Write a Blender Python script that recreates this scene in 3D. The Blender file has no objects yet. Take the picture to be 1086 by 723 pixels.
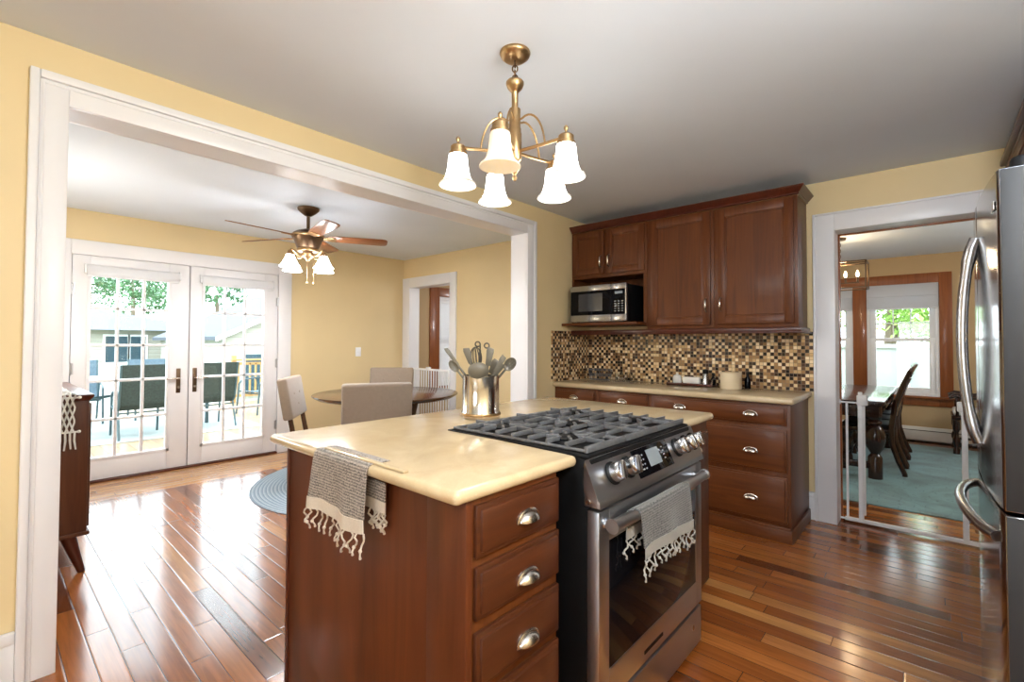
import bpy, bmesh, math, random
from mathutils import Vector, Matrix, Euler
R = random.Random(7)
PI = math.pi
SC = bpy.context.scene
COL = SC.collection

# ---------------------------------------------------------------- camera
H = 1.30
F_PX = 503.07
yaw, pitch, roll = math.radians(41.542), math.radians(1.280), math.radians(0.211)
cam_d = bpy.data.cameras.new('camera')
cam_d.sensor_width = 36.0
cam_d.lens = 36.0 * F_PX / 1086.0
cam_d.shift_y = -9.39 / 1086.0
cam_d.clip_start = 0.02
cam_d.clip_end = 300
cam = bpy.data.objects.new('camera', cam_d)
COL.objects.link(cam)
fwd = Vector((math.cos(yaw), math.sin(yaw), 0)); rgt = Vector((math.sin(yaw), -math.cos(yaw), 0)); upv = Vector((0, 0, 1))
f2 = fwd * math.cos(pitch) + upv * math.sin(pitch)
u2 = upv * math.cos(pitch) - fwd * math.sin(pitch)
r3 = rgt * math.cos(roll) + u2 * math.sin(roll)
u3 = u2 * math.cos(roll) - rgt * math.sin(roll)
mm = Matrix((r3, u3, -f2)).transposed().to_4x4()
mm.translation = Vector((0, 0, H))
cam.matrix_world = mm
SC.camera = cam

# ---------------------------------------------------------------- world, lights, exposure
SC.view_settings.view_transform = 'Standard'
SC.view_settings.look = 'None'
SC.view_settings.gamma = 1.0
SC.view_settings.use_curve_mapping = False
SC.view_settings.exposure = 0.22

SKY = 7.0
w = bpy.data.worlds.new('overcast_sky'); SC.world = w; w.use_nodes = True
wn = w.node_tree
bg = wn.nodes['Background']
bg.inputs[0].default_value = (0.84, 0.94, 1.0, 1); bg.inputs[1].default_value = SKY

def sun(name, rot, e, col, ang):
    d = bpy.data.lights.new(name, 'SUN'); d.energy = e; d.color = col; d.angle = ang
    o = bpy.data.objects.new(name, d); COL.objects.link(o); o.rotation_euler = rot; o.location = (0, 0, 12); return o
sun('hazy_sun', (math.radians(38), math.radians(8), math.radians(200)), 2.0, (1, .96, .9), .15)

def area(name, loc, direction, sx, sy, e, col=(1, 1, 1), portal=False):
    d = bpy.data.lights.new(name, 'AREA'); d.shape = 'RECTANGLE'; d.size = sx; d.size_y = sy; d.energy = e; d.color = col
    if portal: d.cycles.is_portal = True
    o = bpy.data.objects.new(name, d); COL.objects.link(o); o.location = loc
    o.rotation_euler = Vector(direction).to_track_quat('-Z', 'Y').to_euler(); return o
area('portal_door', (1.45, 6.04, 1.05), (0, -1, 0), 2.0, 2.1, 1, portal=True)
area('portal_window', (8.72, .75, 1.35), (-1, 0, 0), 1.9, 1.6, 1, portal=True)
area('portal_window_side', (5.2, 6.04, 1.3), (0, -1, 0), .9, 1.5, 1, portal=True)
# daylight of the kitchen's own window, in the wall behind the photographer
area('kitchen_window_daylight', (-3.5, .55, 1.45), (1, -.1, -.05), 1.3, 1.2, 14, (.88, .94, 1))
# unseen fill lights added without fixtures: kitchen, breakfast room, far room
def lamp(name, loc, e, col, r):
    d = bpy.data.lights.new(name, 'POINT'); d.energy = e; d.color = col; d.shadow_soft_size = r
    o = bpy.data.objects.new(name, d); COL.objects.link(o); o.location = loc; return o
lamp('kitchen_fill_light', (-.9, -.3, 2.05), 40, (.88, .94, 1), .16)
lamp('kitchen_fill_light', (.75, -.42, 2.12), 96, (.88, .94, 1), .14)
lamp('nook_fill_light', (.17, 4.45, 1.55), 27, (.95, .97, 1), .12)  # added to brighten the breakfast room; no lamp stands on the sideboard
lamp('far_room_fill_light', (6.2, 3.4, 1.9), 62, (.95, .97, 1), .16)
lamp('far_room_fill_light', (6.2, -1.5, 1.9), 38, (.95, .97, 1), .16)

# ---------------------------------------------------------------- materials
MATS = {}
class NT:
    def __init__(self, name):
        self.m = bpy.data.materials.new(name); self.m.use_nodes = True
        self.t = self.m.node_tree; self.b = self.t.nodes['Principled BSDF']; self.out = self.t.nodes['Material Output']
    def n(self, typ, **kw):
        x = self.t.nodes.new(typ)
        for k, v in kw.items(): setattr(x, k, v)
        return x
    def l(self, a, b): self.t.links.new(a, b)
    def val(self, sock, v):
        if hasattr(v, 'is_linked') or isinstance(v, bpy.types.NodeSocket): self.l(v, sock)
        else: sock.default_value = v
    def math(self, op, a, b=None, c=None):
        x = self.n('ShaderNodeMath', operation=op)
        for i, v in enumerate((a, b, c)):
            if v is not None: self.val(x.inputs[i], v)
        return x.outputs[0]
    def mix(self, fac, a, b):
        x = self.n('ShaderNodeMix', data_type='RGBA')
        self.val(x.inputs[0], fac); self.val(x.inputs[6], a if not isinstance(a, tuple) else (*a, 1)); self.val(x.inputs[7], b if not isinstance(b, tuple) else (*b, 1))
        return x.outputs[2]
    def coord(self, scale=(1, 1, 1), kind='Object'):
        c = self.n('ShaderNodeTexCoord'); mp = self.n('ShaderNodeMapping'); mp.inputs['Scale'].default_value = scale
        self.l(c.outputs[kind], mp.inputs[0]); return mp.outputs[0]
    def noise(self, vec, scale=5, detail=3, rough=.5, dist=0):
        x = self.n('ShaderNodeTexNoise'); x.inputs['Scale'].default_value = scale; x.inputs['Detail'].default_value = detail
        x.inputs['Roughness'].default_value = rough; x.inputs['Distortion'].default_value = dist
        if vec is not None: self.l(vec, x.inputs['Vector'])
        return x.outputs['Fac']
    def ramp(self, fac, stops, interp='LINEAR'):
        x = self.n('ShaderNodeValToRGB'); x.color_ramp.interpolation = interp
        e = x.color_ramp.elements
        while len(e) < len(stops): e.new(.5)
        for i, (p, c) in enumerate(stops): e[i].position = p; e[i].color = (*c, 1)
        self.l(fac, x.inputs[0]); return x.outputs[0]
    def bump(self, h, strength=.3, dist=.002):
        x = self.n('ShaderNodeBump'); x.inputs['Strength'].default_value = strength; x.inputs['Distance'].default_value = dist
        self.l(h, x.inputs['Height']); self.l(x.outputs[0], self.b.inputs['Normal'])
    def set(self, **kw):
        for k, v in kw.items():
            k = {'color': 'Base Color', 'rough': 'Roughness', 'metal': 'Metallic', 'coat': 'Coat Weight', 'coatr': 'Coat Roughness', 'spec': 'Specular IOR Level', 'trans': 'Transmission Weight', 'sheen': 'Sheen Weight', 'em': 'Emission Color', 'ems': 'Emission Strength', 'sub': 'Subsurface Weight'}.get(k, k)
            s = self.b.inputs[k]
            if isinstance(v, tuple) and len(v) == 3: v = (*v, 1)
            self.val(s, v)
        return self

def srgb(r, g, b):
    f = lambda c: (c / 255 / 12.92) if c / 255 <= .04045 else ((c / 255 + .055) / 1.055) ** 2.4
    return (f(r), f(g), f(b))

def plain(name, col, rough=.5, metal=0, var=.06, scale=6, coat=0, bump=0, **kw):
    t = NT(name)
    n = t.noise(t.coord(), scale, 3)
    c = t.ramp(n, [(.25, tuple(x * (1 - var) for x in col)), (.75, tuple(min(1, x * (1 + var)) for x in col))])
    t.set(color=c, rough=rough, metal=metal, coat=coat, **kw)
    if bump: t.bump(t.noise(t.coord(), scale * 25, 2), bump, .001)
    return t.m

def wood(name, c1, c2, grain=(22, 22, 1.3), rough=.3, coat=.25, c3=None):
    t = NT(name)
    v = t.coord(grain)
    n1 = t.noise(v, 1.0, 5, .6, 1.2)
    n2 = t.noise(t.coord((2, 2, .7)), 2.0, 3, .5)
    c = t.ramp(n1, [(.3, c1), (.7, c2)])
    c = t.mix(t.math('MULTIPLY', n2, .35), c, c3 or tuple(x * 1.5 for x in c2))
    t.set(color=c, rough=rough, coat=coat, coatr=.12, spec=.3)
    return t.m

def planks(name, axis, w_, L, cols, rough=.13, gap=.0016):
    t = NT(name)
    sp = t.n('ShaderNodeSeparateXYZ'); t.l(t.coord(), sp.inputs[0])
    u, v = (sp.outputs[0], sp.outputs[1]) if axis == 'Y' else (sp.outputs[1], sp.outputs[0])
    a = t.math('DIVIDE', u, w_); i = t.math('FLOOR', a); fa = t.math('FRACT', a)
    wn1 = t.n('ShaderNodeTexWhiteNoise', noise_dimensions='1D'); t.l(i, wn1.inputs['W'])
    b = t.math('ADD', t.math('DIVIDE', v, L), t.math('MULTIPLY', wn1.outputs[0], 9.7)); j = t.math('FLOOR', b); fb = t.math('FRACT', b)
    cv = t.n('ShaderNodeCombineXYZ'); t.l(i, cv.inputs[0]); t.l(j, cv.inputs[1])
    wn2 = t.n('ShaderNodeTexWhiteNoise', noise_dimensions='2D'); t.l(cv.outputs[0], wn2.inputs['Vector'])
    base = t.ramp(wn2.outputs[0], [(k / (len(cols) - 1), c) for k, c in enumerate(cols)])
    # grain, offset per plank
    gv = t.n('ShaderNodeCombineXYZ')
    t.l(t.math('ADD', t.math('MULTIPLY', u, 45), t.math('MULTIPLY', wn2.outputs[0], 91)), gv.inputs[0]); t.l(t.math('MULTIPLY', v, 2.5), gv.inputs[1]); t.l(t.math('MULTIPLY', wn2.outputs[0], 37), gv.inputs[2])
    g = t.noise(gv.outputs[0], 1.0, 4, .6, .8)
    gs = t.ramp(g, [(.25, (.66, .66, .66)), (.75, (1.2, 1.2, 1.2))])
    mul = t.n('ShaderNodeMix', data_type='RGBA', blend_type='MULTIPLY'); mul.inputs[0].default_value = 1
    t.l(base, mul.inputs[6]); t.l(gs, mul.inputs[7])
    da = t.math('MULTIPLY', t.math('MINIMUM', fa, t.math('SUBTRACT', 1.0, fa)), w_)
    db = t.math('MULTIPLY', t.math('MINIMUM', fb, t.math('SUBTRACT', 1.0, fb)), L)
    d = t.math('MINIMUM', da, db)
    mk = t.math('LESS_THAN', d, gap)
    col = t.mix(t.math('MULTIPLY', mk, .75), mul.outputs[2], tuple(x * .18 for x in cols[0]))
    t.set(color=col, rough=t.math('ADD', rough, t.math('MULTIPLY', g, .06)), coat=.4, coatr=.2, spec=.5)
    bev = t.math('MINIMUM', t.math('DIVIDE', d, .006), 1.0)
    cup = t.math('MULTIPLY', t.math('MULTIPLY', t.math('SUBTRACT', fa, .5), t.math('SUBTRACT', wn2.outputs[0], .5)), .55)
    wav = t.math('MULTIPLY', t.noise(t.coord((1, 1, 1)), 5, 1), .6)
    t.bump(t.math('ADD', t.math('ADD', bev, cup), wav), .55, .0011)
    return t.m

M = {}
M['yellow'] = plain('yellow_paint', srgb(224, 202, 156), .55, var=.03, scale=2)
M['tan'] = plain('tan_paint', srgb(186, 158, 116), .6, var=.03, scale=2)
M['ceil'] = plain('ceiling_white', srgb(222, 231, 242), .7, var=.02, scale=2)
M['white'] = plain('white_trim_paint', srgb(233, 232, 234), .35, var=.02, scale=3)
M['white2'] = plain('white_vinyl', srgb(238, 239, 241), .3, var=.02)
M['cherry'] = wood('cherry_wood', srgb(68, 32, 12), srgb(100, 53, 21), rough=.4, coat=.1)
M['cherry_h'] = wood('cherry_wood_level', srgb(68, 32, 12), srgb(100, 53, 21), (22, 1.3, 22), rough=.4, coat=.1)
M['cherry_x'] = wood('cherry_wood_across', srgb(54, 25, 11), srgb(78, 39, 18), (1.3, 22, 22), rough=.4, coat=.1)
M['cherry_end'] = wood('cherry_wood_panel', srgb(62, 28, 12), srgb(100, 50, 23), (9, 9, .8), rough=.42, coat=.08)
M['dark_cherry'] = wood('dark_cherry_wood', srgb(60, 25, 15), srgb(82, 36, 22), rough=.3)
M['oak'] = wood('orange_wood_casing', srgb(112, 60, 29), srgb(142, 82, 42), rough=.35)
M['walnut'] = wood('walnut_wood', srgb(56, 32, 22), srgb(98, 60, 42), (14, 14, 1.2), rough=.35, coat=.1)
M['mahog'] = wood('mahogany_wood', srgb(30, 15, 11), srgb(52, 27, 19), rough=.22, coat=.5)
M['table'] = wood('brown_table_wood', srgb(62, 42, 30), srgb(88, 62, 44), (1.5, 20, 20), rough=.2, coat=.3)
M['floor'] = planks('plank_floor', 'Y', .085, .95, [srgb(92, 42, 15), srgb(150, 84, 36), srgb(168, 101, 46), srgb(128, 66, 25), srgb(160, 92, 40), srgb(194, 136, 76)])
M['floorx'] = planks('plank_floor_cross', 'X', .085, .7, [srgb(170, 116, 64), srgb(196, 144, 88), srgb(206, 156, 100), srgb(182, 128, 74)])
M['deck'] = planks('deck_boards', 'Y', .14, 3.6, [srgb(136, 110, 78), srgb(156, 130, 96), srgb(148, 120, 86)], rough=.6, gap=.004)
M['steel'] = plain('stainless_steel', srgb(176, 176, 178), .24, 1, var=.03, scale=3)
M['dsteel'] = plain('dark_stainless_steel', srgb(186, 187, 191), .33, 1, var=.04, scale=3)
M['fdoor'] = plain('mirror_like_steel', srgb(150, 150, 153), .13, 1, var=.03, scale=3)
M['fside'] = plain('grey_fridge_side', srgb(24, 24, 26), .6, 0, var=.03)
M['nickel'] = plain('brushed_nickel', srgb(205, 196, 186), .25, 1, var=.05)
M['copper_steel'] = plain('polished_steel', srgb(214, 208, 200), .16, 1, var=.02)
M['brass'] = plain('antique_brass', srgb(178, 148, 108), .34, 1, var=.08, scale=30)
M['bronze'] = plain('bronze_metal', srgb(104, 84, 66), .38, 1, var=.06)
M['black'] = plain('black_enamel', (.004, .004, .0045), .5, var=.1, spec=.2)
M['iron'] = plain('cast_iron', (.10, .10, .105), .34, var=.2, scale=60)
M['bglass'] = plain('black_glass', (.003, .003, .004), .05, var=.05, IOR=1.22)
M['gray_sil'] = plain('grey_silicone', srgb(100, 94, 82), .42, var=.08)
M['dgray_sil'] = plain('dark_utensil_metal', srgb(72, 66, 58), .38, .4, var=.1)
M['taupe'] = plain('taupe_upholstery', srgb(152, 136, 121), .85, var=.05, scale=40, bump=.25, sheen=.3)
M['cream'] = plain('cream_ceramic', srgb(226, 206, 172), .3, var=.03)
M['wceram'] = plain('white_ceramic', srgb(236, 232, 226), .2, var=.02)
M['yarn'] = plain('cotton_yarn', srgb(206, 194, 178), .9, var=.05, scale=90, bump=.3)
M['wyarn'] = plain('white_cord', srgb(232, 232, 230), .9, var=.04, scale=90)
M['radiator'] = plain('white_heater_enamel', srgb(232, 231, 228), .35, var=.02)
M['sling'] = plain('dark_green_sling', srgb(44, 56, 54), .85, var=.35, scale=40)
M['bsling'] = plain('blue_grey_sling', srgb(82, 100, 112), .85, var=.2, scale=40)
M['pmetal'] = plain('teal_grey_frame', srgb(58, 80, 86), .4, var=.08)
M['paletop'] = plain('pale_stone_top', srgb(168, 176, 176), .4, var=.04)
M['siding'] = None
M['leaf'] = plain('tree_leaves', srgb(84, 122, 84), .7, var=.45, scale=3)
M['bright_leaf'] = plain('bright_tree_leaves', srgb(150, 186, 96), .7, var=.4, scale=3)
M['bark'] = plain('tree_bark', srgb(112, 98, 84), .9, var=.2)
M['grass'] = plain('lawn_grass', srgb(92, 114, 78), .9, var=.25, scale=2)
M['shingle'] = plain('grey_shingles', srgb(76, 82, 92), .8, var=.08, scale=9)
M['pine'] = plain('yellow_pine', srgb(166, 130, 78), .6, var=.1, scale=12)
M['hwin'] = plain('dark_house_window', srgb(48, 72, 84), .15, var=.1)
M['purple'] = None

def mk_counter():
    t = NT('beige_solid_surface')
    n = t.noise(t.coord(), 5, 4, .6, 1.0); sp = t.noise(t.coord(), 300, 2)
    c = t.ramp(n, [(.3, srgb(192, 169, 133)), (.7, srgb(208, 187, 151))])
    c = t.mix(t.math('MULTIPLY', t.math('GREATER_THAN', sp, .66), .35), c, srgb(238, 218, 180))
    t.set(color=c, rough=.2, coat=.15, coatr=.1); return t.m
M['counter'] = mk_counter()

def mk_mosaic():
    t = NT('mosaic_tile')
    sp = t.n('ShaderNodeSeparateXYZ'); t.l(t.coord(), sp.inputs[0])
    P = .0262
    u = t.math('DIVIDE', t.math('ADD', sp.outputs[0], sp.outputs[1]), P); v = t.math('DIVIDE', sp.outputs[2], P)
    iu, iv = t.math('FLOOR', u), t.math('FLOOR', v); fu, fv = t.math('FRACT', u), t.math('FRACT', v)
    cv = t.n('ShaderNodeCombineXYZ'); t.l(iu, cv.inputs[0]); t.l(iv, cv.inputs[1])
    wn_ = t.n('ShaderNodeTexWhiteNoise', noise_dimensions='2D'); t.l(cv.outputs[0], wn_.inputs['Vector'])
    par = t.math('MODULO', t.math('ABSOLUTE', t.math('ADD', iu, iv)), 2.0)
    pale = t.ramp(wn_.outputs[0], [(0, srgb(232, 202, 154)), (.35, srgb(206, 168, 116)), (.6, srgb(244, 220, 180)), (.8, srgb(160, 120, 78))], 'CONSTANT')
    dark = t.ramp(wn_.outputs[0], [(0, srgb(34, 20, 14)), (.38, srgb(104, 72, 46)), (.62, srgb(70, 44, 28)), (.85, srgb(168, 128, 84))], 'CONSTANT')
    w2 = t.n('ShaderNodeTexWhiteNoise', noise_dimensions='3D'); t.l(cv.outputs[0], w2.inputs['Vector'])
    flip = t.math('LESS_THAN', w2.outputs[0], .2)
    par = t.math('ABSOLUTE', t.math('SUBTRACT', par, flip))
    c = t.mix(par, pale, dark)
    e = t.math('MINIMUM', t.math('MINIMUM', fu, t.math('SUBTRACT', 1.0, fu)), t.math('MINIMUM', fv, t.math('SUBTRACT', 1.0, fv)))
    g = t.math('LESS_THAN', e, .055)
    c = t.mix(g, c, srgb(134, 110, 84))
    t.set(color=c, rough=t.math('ADD', .14, t.math('MULTIPLY', g, .5)), coat=.2)
    tilt = t.math('MULTIPLY', t.math('SUBTRACT', wn_.outputs[0], .5), fu)
    t.bump(t.math('ADD', t.math('MINIMUM', t.math('MULTIPLY', e, 9), 1.0), t.math('MULTIPLY', tilt, .6)), .5, .0015)
    return t.m
M['mosaic'] = mk_mosaic()

def mk_weave(name, ca, cb, sc=230):
    t = NT(name)
    v = t.coord()
    x = t.n('ShaderNodeTexWave', wave_type='BANDS', bands_direction='Z'); x.inputs['Scale'].default_value = sc / 6; x.inputs['Distortion'].default_value = 3; x.inputs['Detail'].default_value = 2; x.inputs['Detail Scale'].default_value = 6
    t.l(v, x.inputs[0])
    n = t.noise(v, sc, 2)
    f = t.math('ADD', t.math('MULTIPLY', x.outputs['Fac'], .22), t.math('MULTIPLY', n, .85))
    t.set(color=t.ramp(f, [(.38, ca), (.66, cb)]), rough=.95, sheen=.2)
    t.bump(f, .5, .0015); return t.m
M['weave'] = mk_weave('grey_woven_cotton', srgb(74, 66, 60), srgb(170, 158, 146))
M['dweave'] = mk_weave('dark_woven_cotton', srgb(46, 45, 45), srgb(104, 101, 98))
M['gband'] = plain('grey_cotton_band', srgb(140, 137, 132), .95, var=.05, scale=120, bump=.3)
M['gyarn'] = plain('pale_grey_yarn', srgb(160, 157, 151), .95, var=.05, scale=90, bump=.3)
M['band'] = plain('cream_cotton_band', srgb(208, 196, 180), .95, var=.05, scale=120, bump=.3)

def mk_glass():
    t = NT('window_glass')
    t.t.nodes.remove(t.b)
    tr = t.n('ShaderNodeBsdfTransparent'); tr.inputs[0].default_value = (.97, .99, .99, 1)
    gl = t.n('ShaderNodeBsdfGlossy'); gl.inputs['Roughness'].default_value = .02
    lw = t.n('ShaderNodeFresnel'); lw.inputs[0].default_value = 1.45
    ms = t.n('ShaderNodeMixShader'); t.l(lw.outputs[0], ms.inputs[0]); t.l(tr.outputs[0], ms.inputs[1]); t.l(gl.outputs[0], ms.inputs[2])
    t.l(ms.outputs[0], t.out.inputs[0]); return t.m
M['glass'] = mk_glass()
def mk_cglass():
    t = NT('clear_glass'); t.set(color=(.95, .95, .93), rough=.03, trans=1.0); return t.m
M['cglass'] = mk_cglass()

def mk_shade(name, col, st, ecol=None):
    t = NT(name)
    n = t.noise(t.coord(), 26, 4, .6, 1.5)
    c = t.ramp(n, [(.3, tuple(x * .86 for x in col)), (.7, col)])
    t.set(color=c, rough=.35, em=ecol or col, ems=st); return t.m
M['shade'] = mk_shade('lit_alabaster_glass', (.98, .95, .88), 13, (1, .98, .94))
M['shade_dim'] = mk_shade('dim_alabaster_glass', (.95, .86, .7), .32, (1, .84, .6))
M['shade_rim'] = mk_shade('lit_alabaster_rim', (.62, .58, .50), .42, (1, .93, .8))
M['fanshade'] = mk_shade('lit_frosted_glass', (1, .97, .92), 22, (.97, .98, 1))
def mk_em(name, col, st):
    t = NT(name); t.set(color=col, em=col, ems=st); return t.m
M['flame'] = mk_em('glowing_bulb', (1, .74, .42), 14)
M['screen'] = mk_em('lit_display', srgb(110, 116, 120), .35)

def mk_cloth(name, col):
    t = NT(name); t.t.nodes.remove(t.b)
    d = t.n('ShaderNodeBsdfDiffuse'); d.inputs[0].default_value = (*col, 1); tr = t.n('ShaderNodeBsdfTranslucent'); tr.inputs[0].default_value = (*col, 1)
    n = t.noise(t.coord(), 200, 2); c = t.ramp(n, [(.2, tuple(x * .94 for x in col)), (.8, col)]); t.l(c, d.inputs[0])
    ms = t.n('ShaderNodeMixShader'); ms.inputs[0].default_value = .3
    t.l(d.outputs[0], ms.inputs[1]); t.l(tr.outputs[0], ms.inputs[2]); t.l(ms.outputs[0], t.out.inputs[0]); return t.m
M['slat'] = mk_cloth('white_slat_vinyl', srgb(246, 246, 248))
M['blind'] = mk_cloth('white_blind_fabric', srgb(212, 212, 216))

def mk_rug(name, ca, cb, center, sc):
    t = NT(name)
    c = t.n('ShaderNodeTexCoord'); ln = t.n('ShaderNodeVectorMath', operation='LENGTH'); t.l(c.outputs['Object'], ln.inputs[0])
    f = t.math('FRACT', t.math('MULTIPLY', ln.outputs['Value'], sc)); n = t.noise(t.coord(), 120, 2)
    f2_ = t.math('ADD', t.math('MULTIPLY', f, .5), t.math('MULTIPLY', n, .5))
    t.set(color=t.ramp(f2_, [(.2, ca), (.75, cb)]), rough=.95); t.bump(f, .6, .004); return t.m
M['rug'] = mk_rug('blue_braided_rug', srgb(104, 122, 138), srgb(176, 190, 200), None, 34)
def mk_teal():
    t = NT('teal_wool_rug')
    n = t.noise(t.coord(), 1.4, 5, .65, 1.5); n2 = t.noise(t.coord((5, 22, 1)), 2.0, 3, .6)
    c = t.ramp(n, [(.3, srgb(98, 116, 114)), (.6, srgb(126, 166, 170))]); c = t.mix(t.math('MULTIPLY', t.math('GREATER_THAN', n2, .63), .45), c, srgb(70, 92, 92))
    t.set(color=c, rough=.95, sheen=.2); t.bump(t.noise(t.coord(), 90, 2), .5, .004); return t.m
M['teal'] = mk_teal()
M['orug'] = plain('pale_outdoor_rug', srgb(150, 160, 160), .9, var=.1, scale=4)
def mk_siding():
    t = NT('cream_siding'); sp = t.n('ShaderNodeSeparateXYZ'); t.l(t.coord(), sp.inputs[0])
    f = t.math('FRACT', t.math('DIVIDE', sp.outputs[2], .16))
    t.set(color=t.ramp(f, [(0, srgb(128, 126, 120)), (.12, srgb(168, 164, 154)), (1, srgb(174, 170, 160))]), rough=.7); return t.m
M['siding'] = mk_siding()

# ---------------------------------------------------------------- mesh helpers
class MB:
    def __init__(self): self.bm = bmesh.new()
    def _x(self, vs, m):
        if m is not None: bmesh.ops.transform(self.bm, matrix=m, verts=vs)
    def box(self, x0, x1, y0, y1, z0, z1, bev=0, m=None, seg=2):
        x0, x1 = min(x0, x1), max(x0, x1); y0, y1 = min(y0, y1), max(y0, y1); z0, z1 = min(z0, z1), max(z0, z1)
        vs = [self.bm.verts.new(p) for p in ((x0, y0, z0), (x1, y0, z0), (x1, y1, z0), (x0, y1, z0), (x0, y0, z1), (x1, y0, z1), (x1, y1, z1), (x0, y1, z1))]
        fs = [self.bm.faces.new([vs[i] for i in q]) for q in ((3, 2, 1, 0), (4, 5, 6, 7), (0, 1, 5, 4), (1, 2, 6, 5), (2, 3, 7, 6), (3, 0, 4, 7))]
        if bev > 0:
            es = {e for f in fs for e in f.edges}
            r = bmesh.ops.bevel(self.bm, geom=list(es), offset=min(bev, .49 * min(x1 - x0, y1 - y0, z1 - z0)), segments=seg, profile=.5, affect='EDGES')
            vs = list({v for f in r['faces'] for v in f.verts} | {v for v in vs if v.is_valid})
        self._x(vs, m); return self
    def cyl(self, p0, p1, r0, r1=None, seg=20, caps=True, m=None):
        r1 = r0 if r1 is None else r1
        p0, p1 = Vector(p0), Vector(p1); return self.tube([p0, p1], [r0, r1], seg, caps, m)
    def tube(self, pts, r, seg=10, caps=True, m=None, flat=1.0):
        pts = [Vector(p) for p in pts]; n = len(pts)
        rs = r if isinstance(r, (list, tuple)) else [r] * n
        rings = []; up = None; allv = []
        for i, p in enumerate(pts):
            d = (pts[min(i + 1, n - 1)] - pts[max(i - 1, 0)])
            d = d.normalized() if d.length > 1e-9 else Vector((0, 0, 1))
            if up is None:
                up = Vector((0, 0, 1)) if abs(d.z) < .9 else Vector((1, 0, 0))
            a = d.cross(up)
            if a.length < 1e-6: a = d.cross(Vector((0, 1, 0)))
            a.normalize(); b = a.cross(d).normalized(); up = b
            ring = [self.bm.verts.new(p + (a * math.cos(2 * PI * k / seg) + b * flat * math.sin(2 * PI * k / seg)) * rs[i]) for k in range(seg)]
            rings.append(ring); allv += ring
        for i in range(n - 1):
            for k in range(seg):
                self.bm.faces.new((rings[i][k], rings[i][(k + 1) % seg], rings[i + 1][(k + 1) % seg], rings[i + 1][k]))
        if caps:
            self.bm.faces.new(rings[0][::-1]); self.bm.faces.new(rings[-1])
        self._x(allv, m); return self
    def lathe(self, prof, c=(0, 0, 0), seg=28, m=None, capb=True, capt=True, arc=None):
        rings = []; allv = []
        for (r, z) in prof:
            ring = [self.bm.verts.new((c[0] + r * math.cos(2 * PI * k / seg), c[1] + r * math.sin(2 * PI * k / seg), c[2] + z)) for k in range(seg)]
            rings.append(ring); allv += ring
        for i in range(len(rings) - 1):
            for k in range(seg):
                self.bm.faces.new((rings[i][k], rings[i][(k + 1) % seg], rings[i + 1][(k + 1) % seg], rings[i + 1][k]))
        if capb and prof[0][0] > 1e-5: self.bm.faces.new(rings[0][::-1])
        if capt and prof[-1][0] > 1e-5: self.bm.faces.new(rings[-1])
        self._x(allv, m); return self
    def ball(self, c, r, seg=14, m=None, s=(1, 1, 1)):
        n = seg // 2
        prof = [(max(r * math.sin(PI * i / n), 1e-5), -r * math.cos(PI * i / n)) for i in range(n + 1)]
        mt = Matrix.Translation(c) @ Matrix.Diagonal((*s, 1))
        return self.lathe(prof, (0, 0, 0), seg, (m @ mt) if m is not None else mt, capb=False, capt=False)
    def prism(self, poly, axis, a, b, bev=0, m=None, seg=2, only=None):
        def P(p, t): return {'x': (t, p[0], p[1]), 'y': (p[0], t, p[1]), 'z': (p[0], p[1], t)}[axis]
        v0 = [self.bm.verts.new(P(p, a)) for p in poly]; v1 = [self.bm.verts.new(P(p, b)) for p in poly]
        n = len(poly)
        fs = [self.bm.faces.new(v0[::-1]), self.bm.faces.new(v1)]
        for i in range(n): fs.append(self.bm.faces.new((v0[i], v0[(i + 1) % n], v1[(i + 1) % n], v1[i])))
        vs = v0 + v1
        if bev > 0:
            es = {e for f in (fs if only is None else fs[:2]) for e in f.edges}
            r = bmesh.ops.bevel(self.bm, geom=list(es), offset=bev, segments=seg, profile=.5, affect='EDGES')
            vs = list({v for f in r['faces'] for v in f.verts} | {v for v in vs if v.is_valid})
        self._x(vs, m); return self
    def grid(self, fn, nu, nv, thick=0):
        vs = [[self.bm.verts.new(fn(i / nu, j / nv)) for j in range(nv + 1)] for i in range(nu + 1)]
        fs = []
        for i in range(nu):
            for j in range(nv): fs.append(self.bm.faces.new((vs[i][j], vs[i + 1][j], vs[i + 1][j + 1], vs[i][j + 1])))
        if thick:
            bmesh.ops.recalc_face_normals(self.bm, faces=fs)
            bmesh.ops.solidify(self.bm, geom=fs, thickness=thick)
        return self
    def build(self, name, mat, parent=None, local=False, smooth=True, angle=.7):
        bmesh.ops.recalc_face_normals(self.bm, faces=self.bm.faces)
        me = bpy.data.meshes.new(name)
        if parent is not None and not local:
            off = Vector((0, 0, 0)); p = parent
            while p is not None: off += Vector(p.location); p = p.parent
            bmesh.ops.translate(self.bm, vec=-off, verts=self.bm.verts)
        self.bm.to_mesh(me); self.bm.free()
        if smooth:
            for p in me.polygons: p.use_smooth = True
            me.set_sharp_from_angle(angle=angle)
        me.materials.append(M[mat] if isinstance(mat, str) else mat)
        o = bpy.data.objects.new(name, me); COL.objects.link(o)
        if parent is not None: o.parent = parent
        return o

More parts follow.
